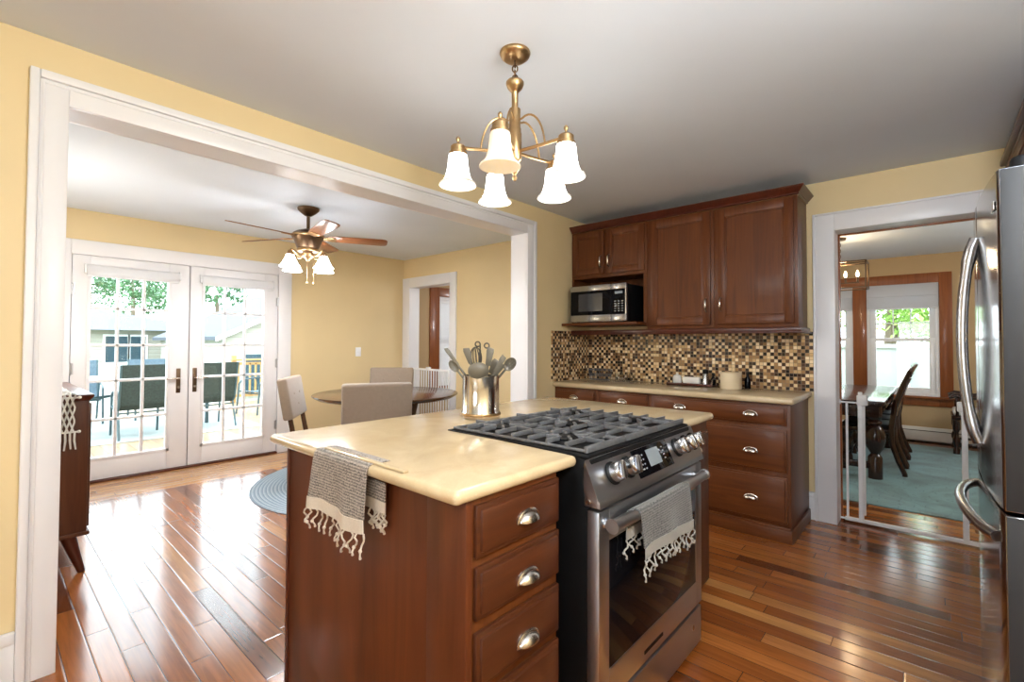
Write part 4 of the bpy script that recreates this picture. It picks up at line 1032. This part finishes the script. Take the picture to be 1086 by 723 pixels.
m = MB(); fringe(m, [(ex + .030, 1.25 - .010 * k, .812) for k in range(8)], .05); m.build('under_fringe', 'yarn', t)
m = MB(); m.box(.772, .790, 1.075, 1.515, .9445, .9515, .003); tag(m.build('towel_bar', 'counter'), 'thin beige strip on the island edge that holds the dish towel', 'towel bar')

t = thing('hand_towel', 'dark grey woven hand towel with pale fringe on the oven handle', 'towel', (1.64, .72, .76))
def ocloth(u, v, xa, xb, front, zb):
    x = xa + (xb - xa) * u; k = (x - x0_) / (x1_ - x0_); yh = .722 - .010 * math.sin(PI * k); r = .0225
    if v < .22:
        q = v / .22 * (PI / 2); y = yh - r * math.sin(q) if front else yh + r * math.sin(q); z = .752 + r * math.cos(q)
        return (x, y, z)
    d = (v - .22) / .78; wv = .006 * math.sin(u * 11 + (0 if front else 2)) * d
    return (x + (.014 * d * (1 - u) if front else 0), (yh - r - .004 * d + wv * .8) if front else (yh + r - .004 * d + wv * .4), .752 - (.752 - zb) * d + .008 * math.sin(u * 5) * d)
x0_, x1_ = 1.274, 2.031
XA, XBt = 1.405, 1.800
m = MB(); m.grid(lambda u, v: ocloth(u, v, XA, XBt, True, .648), 44, 30, .003); m.build('woven_cloth', 'dweave', t)
def low(u, v): 
    p = Vector(ocloth(u, 1, XA, XBt, True, .648)); return (p.x, p.y - .001, p.z - .036 * v)
m = MB(); m.grid(low, 44, 4, .003); m.build('pale_band', 'gband', t)
m = MB(); fringe(m, [low(k / 15, 1) for k in range(16)], .05, .0026); m.build('fringe', 'gyarn', t)
m = MB(); m.grid(lambda u, v: ocloth(u, v, 1.385, 1.77, False, .705), 40, 30, .003); m.build('back_fold', 'dweave', t)
def lowb(u, v):
    p = Vector(ocloth(u, 1, 1.385, 1.77, False, .705)); return (p.x, p.y, p.z - .034 * v)
m = MB(); m.grid(lowb, 40, 4, .003); m.build('back_band', 'gband', t)
m = MB(); fringe(m, [lowb(k / 13, 1) for k in range(14)], .05, .0026); m.build('back_fringe', 'gyarn', t)

# ================================================================ things on the island and the worktop
kx, ky, kz = 1.605, 1.62, .9445
t = thing('utensil_crock', 'polished metal crock full of grey cooking utensils on the island', 'crock', (kx, ky, kz))
m = MB(); rr = .089
m.lathe([(.001, 0), (rr - .004, 0), (rr, .003), (rr + .004, .012), (rr + .004, .026), (rr - .001, .034), (rr - .002, .19), (rr, .196), (rr, .2), (rr - .004, .2), (rr - .005, .03), (.001, .02)], (kx, ky, kz), 48); m.build('crock_wall', 'copper_steel', t)
m = MB(); m.lathe([(rr + .0045, .012), (rr + .006, .014), (rr + .006, .024), (rr + .0045, .026)], (kx, ky, kz), 48); m.build('foot_band', 'brass', t)
R2, U2 = Vector((math.sin(yaw), -math.cos(yaw), 0)), Vector((0, 0, 1)); D2 = Vector((math.cos(yaw), math.sin(yaw), 0))
def at(r, d, z): return Vector((kx, ky, kz)) + R2 * r + D2 * d + U2 * z
def utensil(name, label, base, tip, head, mat='gray_sil'):
    """base, tip in crock axes (right, away, up); head(mb, matrix) shapes the end, local z along the handle"""
    b0, b1 = at(*base), at(*tip); d = (b1 - b0).normalized()
    t = thing(name, label, 'utensil', b0, group='cooking utensils in the metal crock')
    m = MB(); m.tube([b0, b0.lerp(b1, .5), b1], [.006, .007, .005], 8); m.build('handle', mat, t)
    side = (D2 - d * D2.dot(d)).normalized(); xx = side.cross(d).normalized() * -1
    mt = Matrix((xx, side, d)).transposed().to_4x4(); mt.translation = b1
    m = MB(); head(m, mt); m.build('head', mat, t); return t
def spoon(w_, h_, slot=False, deep=.012):
    def f(m, mt):
        m.grid(lambda u, v: tuple(mt @ Vector((w_ * math.cos(2 * PI * u) * v, deep * (1 - v * v), h_ * (1 + math.sin(2 * PI * u) * v) - .004))), 28, 6, .003)
        if slot:
            for s in (-1, 0, 1): m.box(s * w_ * .4 - .0018, s * w_ * .4 + .0018, -.004, .006, h_ * .6, h_ * 1.4, m=mt)
    return f
def spat(w0, w1, L, th=.004):
    def f(m, mt): m.prism([(-w0, -.005), (w0, -.005), (w1, L * .8), (w1 * .8, L), (-w1 * .9, L * .92), (-w1, L * .75)], 'y', -th / 2, th / 2, .0012, m=mt)
    return f
def whisk(m, mt):
    for k in range(6):
        a = PI * k / 6
        m.tube([(.026 * math.sin(PI * j / 14) ** .8 * math.cos(a) * (1 if True else 0), .026 * math.sin(PI * j / 14) ** .8 * math.sin(a), .095 * (j / 14 if j <= 7 else 1 - j / 14) * 2 * .9) if False else tuple(Vector((math.cos(a) * .028 * math.sin(2 * PI * j / 20), math.sin(a) * .028 * math.sin(2 * PI * j / 20), .05 - .05 * math.cos(2 * PI * j / 20)))) for j in range(21)], .0017, 6, m=mt)
def hook(m, mt):
    m.tube([(0, 0, -.01), (0, 0, .03)] + [(.012 - .012 * math.cos(q), 0, .03 + .012 * math.sin(q)) for q in [k * 1.75 * PI / 12 for k in range(1, 13)]], .0035, 8, m=mt)
def ladle(m, mt):
    m.grid(lambda u, v: tuple(mt @ Vector((.046 * math.cos(2 * PI * u) * math.sin(v * PI / 2), -.030 * math.cos(v * PI / 2) + .006, .040 + .043 * math.sin(2 * PI * u) * math.sin(v * PI / 2)))), 28, 8, .003)
utensil('ladle', 'round grey ladle bowl in the front middle of the crock', (.01, .02, .02), (-.004, -.06, .185), ladle)
utensil('slotted_spoon', 'grey slotted spoon leaning out to the right of the crock', (-.05, .01, .03), (.118, .00, .228), spoon(.027, .036, True))
utensil('narrow_spatula', 'long grey spatula leaning out to the far left', (.05, .03, .025), (-.115, .02, .25), spat(.007, .010, .10))
utensil('grey_spoon', 'small grey spoon leaning left over the rim', (.05, -.02, .03), (-.108, -.03, .222), spoon(.020, .032))
utensil('flat_turner', 'upright grey turner left of the ladle', (.02, .03, .025), (-.052, .01, .26), spat(.010, .017, .075))
utensil('balloon_whisk', 'dark wire whisk standing behind the ladle', (.0, .03, .03), (-.022, .045, .235), whisk, 'dgray_sil')
utensil('hooked_masher', 'dark utensil with a ring hook at the top centre', (-.01, .05, .03), (-.008, .05, .318), hook, 'dgray_sil')
utensil('thin_fork', 'thin dark utensil with a small loop right of centre', (.01, .06, .03), (.034, .05, .31), hook, 'dgray_sil')
utensil('tall_spatula', 'tall grey spatula right of the ladle', (.0, .0, .03), (.034, .0, .25), spat(.012, .018, .085))
utensil('broad_turner', 'broad grey turner at the right behind the tilted spatula', (-.04, .04, .03), (.055, .035, .205), spat(.022, .034, .07))
utensil('tilted_spatula', 'grey spatula tilted to the right in front', (-.045, -.03, .03), (.066, -.045, .215), spat(.008, .014, .095))

WZ = .9455
t = thing('wire_basket', 'dark wire basket at the corner end of the worktop', 'basket', (3.99, 2.41, WZ))
m = MB()
def ell(a, b_, z, n=28): return [(3.99 + a * math.cos(2 * PI * k / n), 2.40 + b_ * math.sin(2 * PI * k / n), z) for k in range(n + 1)]
for (a, b_, z, r_) in ((.06, .10, WZ + .004, .003), (.07, .112, WZ + .05, .0018), (.08, .125, WZ + .10, .0032)): m.tube(ell(a, b_, z), r_, 7, caps=False)
m.build('rim', 'iron', t)
m = MB()
for k in range(24):
    a = 2 * PI * k / 24; c_ = .5 + .5 * 0
    m.tube([(3.99 + .06 * math.cos(a), 2.40 + .10 * math.sin(a), WZ + .004), (3.99 + .073 * math.cos(a + .12), 2.40 + .115 * math.sin(a + .12), WZ + .05), (3.99 + .08 * math.cos(a), 2.40 + .125 * math.sin(a), WZ + .10)], .0016, 6)
    q = a + .13; cc = Vector((3.99 + .071 * math.cos(q), 2.40 + .112 * math.sin(q), WZ + .05))
    tn = Vector((-.071 * math.sin(q), .112 * math.cos(q), 0)).normalized()
    m.tube([cc + tn * .012 * math.cos(2 * PI * j / 12) + Vector((0, 0, .014 * math.sin(2 * PI * j / 12))) for j in range(13)], .0014, 5, caps=False)
m.build('wires', 'iron', t)
def glass(label, x, y, h, r):
    m = MB(); m.lathe([(.001, 0), (r * .85, 0), (r, h * .4), (r, h), (r - .002, h), (r - .002, h * .4), (r * .8, .006), (.001, .006)], (0, 0, 0), 20)
    o = m.build('drinking_glass', 'cglass'); o.location = (x, y, WZ); tag(o, label, 'glass', 'small glasses on the worktop')
glass('small clear glass nearest the wire basket', 4.02, 2.225, .075, .028)
glass('small clear glass second from the wire basket', 4.02, 2.155, .075, .028)
glass('small clear glass nearest the red brown tray', 4.02, 2.075, .075, .028)

t = thing('serving_tray', 'red brown wooden tray below the mosaic with jars on it', 'tray', (4.0, 1.53, WZ))
m = MB(); m.box(3.935, 4.075, 1.335, 1.715, WZ, WZ + .010, .003); m.box(3.935, 3.945, 1.335, 1.715, WZ, WZ + .022, .003); m.box(4.065, 4.075, 1.335, 1.715, WZ, WZ + .022, .003); m.build('tray_base', 'dark_cherry', t)
for yy in (1.341, 1.709):
    m = MB(); m.tube([(3.955, yy, WZ + .01), (3.962, yy, WZ + .055), (4.005, yy, WZ + .068), (4.048, yy, WZ + .055), (4.055, yy, WZ + .01)], .004, 8); m.build('tray_handle', 'bronze', t)
TZ = WZ + .0108
t = thing('sugar_jar', 'small white lidded jar on the wooden tray', 'jar', (4.0, 1.645, TZ))
m = MB(); m.lathe([(.001, 0), (.03, 0), (.036, .01), (.036, .05), (.03, .062)], (4.0, 1.645, TZ), 24); m.build('jar_body', 'wceram', t)
m = MB(); m.lathe([(.032, .062), (.03, .068), (.014, .076), (.006, .08), (.009, .088), (.001, .092)], (4.0, 1.645, TZ), 24); m.build('jar_lid', 'wceram', t)
t = thing('butter_dish', 'long white butter dish on the wooden tray', 'butter dish', (4.0, 1.52, TZ))
m = MB(); m.box(3.968, 4.032, 1.44, 1.60, TZ, TZ + .008, .003); m.build('dish_base', 'wceram', t)
m = MB(); m.box(3.975, 4.025, 1.448, 1.592, TZ + .008, TZ + .062, .012, seg=3); m.build('dish_cover', 'wceram', t)
def mill(label, x, y, h, s=1):
    t = thing('pepper_mill', label, 'pepper mill', (x, y, TZ))
    m = MB(); m.lathe([(.001, 0), (.027, 0), (.026, .02), (.020, .06), (.021, h - .03)], (x, y, TZ), 22); m.build('mill_body', 'steel', t)
    m = MB(); m.lathe([(.022, h - .03), (.025, h - .02), (.024, h), (.018, h + .006), (.001, h + .008)], (x, y, TZ), 22); m.build('mill_cap', 'black', t)
mill('steel pepper mill with black cap on the wooden tray', 3.985, 1.40, .125)
t = thing('dark_bottle', 'short dark bottle behind the pepper mill', 'bottle', (4.045, 1.36, TZ))
m = MB(); m.lathe([(.001, 0), (.018, 0), (.019, .01), (.019, .05), (.010, .068), (.009, .085)], (4.045, 1.36, TZ), 18); m.build('bottle_body', 'bglass', t)
m = MB(); m.lathe([(.011, .085), (.011, .1), (.001, .102)], (4.045, 1.36, TZ), 18); m.build('bottle_cap', 'black', t)
t = thing('canister', 'round cream canister at the right end of the worktop', 'canister', (3.94, 1.19, WZ))
m = MB(); m.lathe([(.001, 0), (.074, 0), (.077, .004), (.077, .112)], (3.94, 1.19, WZ), 40); m.build('canister_body', 'cream', t)
m = MB(); m.lathe([(.0785, .112), (.0785, .124), (.074, .129), (.001, .130)], (3.94, 1.19, WZ), 40); m.build('canister_lid', 'cream', t)
t = thing('oil_bottle', 'slim dark bottle beside the cream canister', 'bottle', (4.06, 1.10, WZ))
m = MB(); m.lathe([(.001, 0), (.022, 0), (.023, .01), (.023, .07), (.011, .095), (.010, .115)], (4.06, 1.10, WZ), 18); m.build('bottle_body', 'bglass', t)
m = MB(); m.lathe([(.012, .115), (.012, .13), (.001, .132)], (4.06, 1.10, WZ), 18); m.build('bottle_cap', 'black', t)

# ================================================================ dining room
m = MB(); m.prism([(4.82, -2.0), (8.05, -2.0), (8.05, 3.3), (4.82, 3.3)], 'z', .0005, .010, .003)
tag(m.build('area_rug', 'teal'), 'teal wool rug on the dining room floor', 'rug')
t = thing('baseboard_heater', 'long low white baseboard heater below the dining windows', 'heater', (XF - .04, .4, 0))
m = MB(); m.prism([(XF - .001, .012), (XF - .060, .03), (XF - .062, .15), (XF - .03, .195), (XF - .001, .2)], 'y', -1.9, 2.6, .002); m.build('cover', 'radiator', t)
m = MB(); m.box(XF - .064, XF - .058, -1.9, 2.6, .152, .160); m.box(XF - .06, XF - .01, -1.9, 2.6, .002, .012); m.build('slot', 'black', t)
for yy in (-1.9, 2.6):
    m = MB(); m.box(XF - .066, XF - .001, yy - .02, yy + .02, .003, .203, .003); m.build('end_cap', 'radiator', t)

RZ_ = .0105
t = thing('dining_table', 'dark carved dining table with bulbous turned legs', 'table', (6.7, .95, RZ_))
m = MB(); m.box(5.58, 7.75, .335, 1.50, .72, .762, .012, seg=3); m.build('tabletop', 'mahog', t)
m = MB(); m.box(5.70, 7.63, .385, .405, .60, .72, .004); m.box(5.70, 7.63, 1.43, 1.45, .60, .72, .004); m.box(5.685, 5.705, .385, 1.45, .60, .72, .004); m.box(7.625, 7.645, .385, 1.45, .60, .72, .004)
for k in range(12): m.ball((5.682, .47 + k * .08, .66), .022, 8, s=(.5, 1, 1))
m.build('apron', 'mahog', t)
LEG = [(.001, 0), (.058, 0), (.058, .20), (.05, .215), (.035, .235), (.045, .255), (.07, .30), (.085, .37), (.083, .43), (.06, .49), (.04, .51), (.058, .525), (.058, .54), (.04, .555), (.055, .575), (.06, .60), (.06, .715), (.001, .715)]
for (x, y) in ((5.76, .425), (5.76, 1.41), (7.57, .425), (7.57, 1.41)):
    m = MB(); m.lathe(LEG, (x, y, RZ_), 20); m.build('leg', 'mahog', t)
m = MB(); m.box(5.76, 7.57, .93, 1.01, .10, .16, .008); m.box(5.73, 5.79, .425, 1.41, .10, .16, .008); m.box(7.54, 7.60, .425, 1.41, .10, .16, .008); m.build('stretcher', 'mahog', t)

def carved_chair(label, loc, rz):
    t = thing('carved_chair', label, 'chair', loc, rz, group='dark carved chairs along the dining table')
    m = MB(); m.box(-.22, .22, -.20, .22, .40, .445, .01); m.build('seat_frame', 'mahog', t, local=True)
    m = MB(); m.box(-.205, .205, -.185, .205, .445, .485, .018, seg=3); m.build('seat', 'black', t, local=True)
    for s in (-1, 1):
        m = MB(); m.tube([(s * .2, -.30, 0), (s * .2, -.299, .02), (s * .2, -.25, .14), (s * .2, -.205, .30), (s * .2, -.20, .45), (s * .2, -.235, .70), (s * .2, -.30, .90), (s * .19, -.35, 1.03)], [.022, .022, .022, .024, .026, .024, .022, .018], 8); m.build('rear_leg', 'mahog', t, local=True)
        m = MB(); m.lathe([(.001, 0), (.026, 0), (.024, .04), (.016, .07), (.028, .11), (.034, .18), (.026, .24), (.018, .27), (.03, .30), (.03, .40)], (s * .19, .19, 0), 14); m.build('front_leg', 'mahog', t, local=True)
    m = MB(); m.grid(lambda u, v: (-.185 + .37 * u, -.222 - .125 * v ** 1.4, .56 + .40 * v), 8, 10, .014); m.build('splat', 'mahog', t, local=True)
    m = MB(); m.tube([(-.205, -.345, 1.0), (-.1, -.36, 1.035), (0, -.365, 1.05), (.1, -.36, 1.035), (.205, -.345, 1.0)], [.018, .022, .026, .022, .018], 8); m.build('crest_rail', 'mahog', t, local=True)
    m = MB(); m.box(-.19, .19, .17, .19, .12, .14, .004); m.box(-.19, .19, -.24, -.22, .16, .18, .004); m.build('stretcher', 'mahog', t, local=True)
    return t
c1 = carved_chair('dark carved chair nearest the doorway on the right of the dining table', (6.22, .515, RZ_), 0)
dup(c1, (6.72, .515, RZ_), 0, 'dark carved chair in the middle of the right side of the dining table')
dup(c1, (7.22, .515, RZ_), 0, 'dark carved chair nearest the windows on the right of the dining table')
dup(c1, (6.45, 1.50, RZ_), PI, 'dark carved chair across the dining table half hidden by the door casing')
dup(c1, (7.10, 1.50, RZ_), PI, 'dark carved chair across the dining table nearer the far windows')

t = thing('upholstered_armchair', 'dark turned armchair with a white seat by the dining window', 'armchair', (7.93, -.44, RZ_), -PI / 2)
def local_arm():
    m = MB(); m.box(-.28, .28, -.27, .27, .40, .45, .01); m.build('seat_frame', 'mahog', t, local=True)
    m = MB(); m.box(-.265, .265, -.26, .26, .45, .51, .025, seg=3); m.build('seat', 'wceram', t, local=True)
    for (x, y) in ((-.24, .24), (.24, .24), (-.24, -.24), (.24, -.24)):
        m = MB(); m.lathe([(.001, 0), (.032, 0), (.032, .05), (.022, .07), (.022, .09), (.036, .13), (.036, .17), (.022, .20), (.020, .25), (.034, .29), (.034, .40)], (x, y, 0), 14); m.build('leg', 'mahog', t, local=True)
    for y in (-.25, .25):
        m = MB(); m.tube([(-.23, y, .45), (-.22, y, .62), (-.21, y, .66)], .018, 8); m.tube([(-.30, y, .655), (-.24, y, .685), (-.05, y, .665), (.12, y, .68), (.25, y, .70)], [.02, .026, .022, .022, .022], 10); m.build('arm', 'mahog', t, local=True)
        m = MB(); m.tube([(.24, y, .45), (.25, y, .70), (.32, y, 1.05)], .022, 8); m.build('back_post', 'mahog', t, local=True)
    m = MB(); m.box(-.02, .02, -.23, .23, -.2, .2, .01, m=T(.285, 0, .82) @ RY(.19)); m.build('backrest', 'mahog', t, local=True)
    m = MB(); m.box(-.24, .24, -.25, -.23, .10, .13, .004); m.box(-.24, .24, .23, .25, .10, .13, .004); m.build('stretcher', 'mahog', t, local=True)
local_arm()

lx, ly = 6.50, .78
t = thing('lantern_pendant', 'open rectangular metal lantern with glowing bulbs over the dining table', 'pendant light', (lx, ly, CE))
m = MB(); m.lathe([(.06, -.025), (.065, -.01), (.065, -.0005)], (lx, ly, CE), 20); m.build('canopy', 'bronze', t)
m = MB()
for k in range(7): link(m, (lx, ly, 2.455 - k * .033), k * PI / 2 + .4, h=.040, w_=.013, r=.003)
m.build('chain', 'bronze', t)
m = MB(); r_ = .007; hx, hy_ = .14, .25; z0, z1 = 1.92, 2.21
for sx in (-1, 1):
    for sy in (-1, 1): m.box(lx + sx * hx - r_, lx + sx * hx + r_, ly + sy * hy_ - r_, ly + sy * hy_ + r_, z0, z1, .002)
for zz in (z0, z1):
    for sx in (-1, 1): m.box(lx + sx * hx - r_, lx + sx * hx + r_, ly - hy_, ly + hy_, zz - r_, zz + r_, .002)
    for sy in (-1, 1): m.box(lx - hx, lx + hx, ly + sy * hy_ - r_, ly + sy * hy_ + r_, zz - r_, zz + r_, .002)
m.box(lx - .006, lx + .006, ly - hy_, ly + hy_, z1 - .006, z1 + .006); m.cyl((lx, ly, z1), (lx, ly, 2.245), .008, seg=8); m.box(lx - .006, lx + .006, ly - .18, ly + .18, 1.98, 1.992); m.cyl((lx, ly, 1.985), (lx, ly, z1), .005, seg=8)
m.build('cage', 'bronze', t)
for k in range(4):
    y = ly - .165 + .11 * k
    m = MB(); m.cyl((lx, y, 1.99), (lx, y, 2.05), .011, seg=12); c_ = m.build('candle_sleeve', 'bronze', t)
    m = MB(); m.lathe([(.008, 2.05), (.016, 2.068), (.017, 2.08), (.010, 2.105), (.001, 2.125)], (lx, y, 0), 14); m.build('bulb', 'flame', c_)
bl = bpy.data.lights.new('lantern_light', 'POINT'); bl.energy = 14; bl.color = (1, .74, .45); bl.shadow_soft_size = .08
lo = bpy.data.objects.new('lantern_light', bl); COL.objects.link(lo); lo.parent = t; lo.location = (0, 0, -.36)

# ================================================================ outdoors
b = MB(); b.box(-40, 60, -40, 70, -.75, -.65); struct(b, 'ground', 'grass', 'lawn around the house', 'lawn')
b = MB(); b.box(-3, 7.5, 6.0, 12.2, -.16, -.10); struct(b, 'deck', 'deck', 'pale plank deck outside the french doors', 'deck')
m = MB(); m.box(-.6, 3.2, 8.38, 11.2, -.0995, -.090, .002); tag(m.build('outdoor_rug', 'orug'), 'pale flat rug on the deck', 'rug')
DZ_ = -.0895
def sling_chair(label, loc, rz, mat, grp='sling chairs on the deck'):
    t = thing('patio_chair', label, 'chair', (loc[0], loc[1], loc[2] + .005), rz, group=grp)
    W = .27
    def prof(v):
        pts = [(.25, .43), (.0, .40), (-.2, .40), (-.27, .47), (-.33, .75), (-.38, 1.05)]
        k = min(len(pts) - 2, int(v * (len(pts) - 1))); f = v * (len(pts) - 1) - k
        return tuple(pts[k][i] * (1 - f) + pts[k + 1][i] * f for i in (0, 1))
    m = MB(); m.grid(lambda u, v: (-W + 2 * W * u, *prof(v)), 6, 30, .01); m.build('sling', mat, t, local=True)
    for s in (-1, 1):
        m = MB(); x = s * (W + .012); m.tube([(x, *prof(k / 20)) for k in range(21)], .015, 8); m.tube([(x, -.31, .66), (x, -.05, .67), (x, .2, .64), (x, .26, .58)], .016, 8); m.build('side_rail', 'pmetal', t, local=True)
        m = MB(); m.tube([(x, .26, .58), (x, .27, .4), (x, .31, 0)], .016, 8); m.build('front_leg', 'pmetal', t, local=True)
        m = MB(); m.tube([(x, -.12, .66), (x, -.2, .42), (x, -.33, 0)], .016, 8); m.build('rear_leg', 'pmetal', t, local=True)
    m = MB(); m.cyl((-W, .2, .39), (W, .2, .39), .012, seg=8); m.cyl((-W, -.2, .36), (W, -.2, .36), .012, seg=8); m.build('cross_bar', 'pmetal', t, local=True)
    return t
pc = sling_chair('dark green patio chair seen from behind through the left french door', (1.62, 8.80, DZ_), 0, 'sling')
dup(pc, (2.56, 8.95, DZ_ + .005), .1, 'dark green patio chair seen from behind through the right french door')
pb = sling_chair('blue grey patio chair across the deck table', (1.15, 10.75, DZ_), PI, 'bsling')
dup(pb, (2.15, 10.75, DZ_ + .005), PI, 'blue grey patio chair across the deck table on its right')
dup(pb, (3.75, 9.95, DZ_ - .009 + .005), 1.9, 'blue grey patio armchair standing alone at the right of the deck')
dup(pb, (.62, 8.72, DZ_ + .005), -.1, 'blue grey patio chair at the left end of the deck table')
t = thing('patio_table', 'pale topped patio table on the deck', 'table', (1.6, 9.75, DZ_))
m = MB(); m.box(.35, 2.75, 9.25, 10.2, .70, .735, .006); m.build('tabletop', 'paletop', t)
for (x, y) in ((.45, 9.35), (2.65, 9.35), (.45, 10.1), (2.65, 10.1)):
    m = MB(); m.tube([(x, y, DZ_), (x, y, .70)], .03, 10); m.build('leg', 'pmetal', t)
m = MB(); m.tube([(.45, 9.35, .3), (1.5, 9.72, .45), (2.65, 10.1, .3)], .018, 8); m.tube([(.45, 10.1, .3), (1.5, 9.72, .45), (2.65, 9.35, .3)], .018, 8); m.build('brace', 'pmetal', t)
t = thing('deck_railing', 'yellow pine railing along the far side of the deck', 'railing', (5, 12.1, -.1))
m = MB(); m.box(3.9, 7.5, 12.02, 12.16, .86, .90, .004); m.box(3.9, 7.5, 12.06, 12.1, .76, .82); m.box(3.9, 7.5, 12.06, 12.1, .02, .08); m.build('rails', 'pine', t)
for k in range(4):
    m = MB(); x = 3.95 + k * 1.15; m.box(x - .045, x + .045, 12.04, 12.13, -.099, .98, .005); m.build('post', 'pine', t)
m = MB()
for k in range(28):
    x = 4.05 + k * .125; m.box(x - .018, x + .018, 12.06, 12.1, .05, .8)
m.build('balusters', 'pine', t)
t = thing('vinyl_fence', 'white solid fence behind the deck', 'fence', (1, 14.4, -.65))
m = MB(); m.box(-8, 4.4, 14.38, 14.42, -.6, .76); m.box(-8, 4.4, 14.35, 14.45, .74, .80, .004); m.build('panel', 'white2', t)
for k in range(6):
    m = MB(); x = -7.9 + k * 2.4; m.box(x - .06, x + .06, 14.33, 14.47, -.65, .9, .005); m.build('post', 'white2', t)

# white house with a porch, far left
t = thing('neighbour_house', 'white house with low hip roof beyond the left french door', 'house', (4, 27, -.65))
m = MB(); m.box(-1.5, 7.2, 25, 32, -.65, 1.75); m.build('wall', 'siding', t)
m = MB()
v = [m.bm.verts.new(p) for p in ((-2.1, 24.3, 1.75), (7.8, 24.3, 1.75), (7.8, 32.7, 1.75), (-2.1, 32.7, 1.75), (2, 28.5, 2.75), (3.7, 28.5, 2.75))]
for q in ((0, 1, 5, 4), (1, 2, 5), (2, 3, 4, 5), (3, 0, 4), (3, 2, 1, 0)): m.bm.faces.new([v[i] for i in q])
m.build('roof', 'shingle', t)
for (x0, x1, z0, z1) in ((3.45, 4.15, .45, 1.5), (4.25, 4.75, .45, 1.5), (5.5, 6.1, .5, 1.4), (1.2, 2.0, .5, 1.4)):
    m = MB(); m.box(x0 - .08, x1 + .08, 24.95, 25.0, z0 - .08, z1 + .08); wf = m.build('window', 'white2', t)
    m = MB(); m.box(x0, x1, 24.93, 24.955, z0, z1); m.build('pane', 'hwin', wf)
# garage with gable end
t = thing('neighbour_garage', 'cream sided garage with grey gable roof beyond the right french door', 'garage', (8, 20, -.65))
gy0, gy1 = 16.0, 23.8; ex0, rx, ex1 = 4.75, 8.6, 12.4; ez, rz_ = 1.40, 3.25
m = MB(); m.prism([(ex0 + .25, -.65), (ex1 - .25, -.65), (ex1 - .25, ez), (rx, rz_ - .1), (ex0 + .25, ez)], 'y', gy0 + .25, gy1 - .2); m.build('wall', 'siding', t)
m = MB(); m.prism([(ex0, ez - .06), (rx, rz_), (ex1, ez - .06), (ex1, ez + .06), (rx, rz_ + .13), (ex0, ez + .06)], 'y', gy0, gy1); m.build('roof', 'shingle', t)
m = MB(); m.prism([(ex0 - .02, ez - .10), (rx, rz_ - .04), (ex1 + .02, ez - .10), (ex1 + .02, ez + .05), (rx, rz_ + .11), (ex0 - .02, ez + .05)], 'y', gy0 - .03, gy0 - .001); m.build('fascia', 'white2', t)
m = MB(); m.box(5.6, 6.3, gy0 + .2, gy0 + .25, -.4, .9); m.build('side_door', 'hwin', t)

def tree(label, x, y, h, r, seed, grp, leaf='leaf'):
    rr_ = random.Random(seed)
    t = thing('garden_tree', label, 'tree', (x, y, -.65), group=grp)
    m = MB(); m.tube([(x, y, -.65), (x + .1, y, h * .4), (x, y, h * .75)], [.2, .16, .06], 8); m.build('trunk', 'bark', t)
    m = MB()
    cl = [(x + rr_.uniform(-1, 1) * r * .7, y + rr_.uniform(-1, 1) * r * .7, h * .62 + rr_.uniform(-.9, 1) * r * .55, r * rr_.uniform(.35, .6)) for _ in range(12)]
    for _ in range(2600):
        c_ = rr_.choice(cl); d = Vector((rr_.gauss(0, 1), rr_.gauss(0, 1), rr_.gauss(0, 1))).normalized() * c_[3] * rr_.uniform(.6, 1.05)
        s = rr_.uniform(.07, .17) * (r / 2.2)
        e = Euler((rr_.uniform(-1, 1), rr_.uniform(-1, 1), rr_.uniform(0, 6))).to_matrix(); p = Vector(c_[:3]) + d
        vs = [m.bm.verts.new(p + e @ Vector(q)) for q in ((-s, 0, 0), (0, -s * .5, 0), (s, 0, 0), (0, s * .5, 0))]; m.bm.faces.new(vs)
    m.build('foliage', leaf, t, smooth=False)
g = 'trees behind the houses'
tree('leafy tree above the white house on the left', 4.6, 40, 7.8, 2.4, 1, g)
tree('leafy tree between the white house and the garage', 11.8, 40, 8.4, 2.4, 2, g)
tree('leafy tree rising behind the garage roof', 19.0, 41, 9.0, 2.4, 3, g)
tree('leafy tree far behind the right end of the white house', 8.2, 48, 8.8, 2.4, 6, g)
tree('leafy tree farthest back between the two houses', 12.6, 57, 10.5, 3.0, 8, g)
# dining side garden
t = thing('garden_fence', 'pale garden fence outside the dining windows', 'fence', (11.5, .6, -.65))
m = MB(); m.box(11.5, 11.54, -5, 8, -.6, 1.25); m.box(11.47, 11.57, -5, 8, 1.22, 1.3, .004); m.build('panel', 'paletop', t)
for k in range(7):
    m = MB(); y = -4.75 + 1.72 * k; m.box(11.43, 11.6, y - .09, y + .09, -.65, 1.4, .006); m.build('post', 'white2', t)
g2 = 'trees outside the dining windows'
tree('bright leafy tree outside the dining window nearest the fridge', 14.0, .7, 3.2, 1.35, 4, g2, 'bright_leaf')
tree('bright leafy tree outside the dining window beside the casing', 14.2, 4.3, 3.4, 1.35, 5, g2, 'bright_leaf')
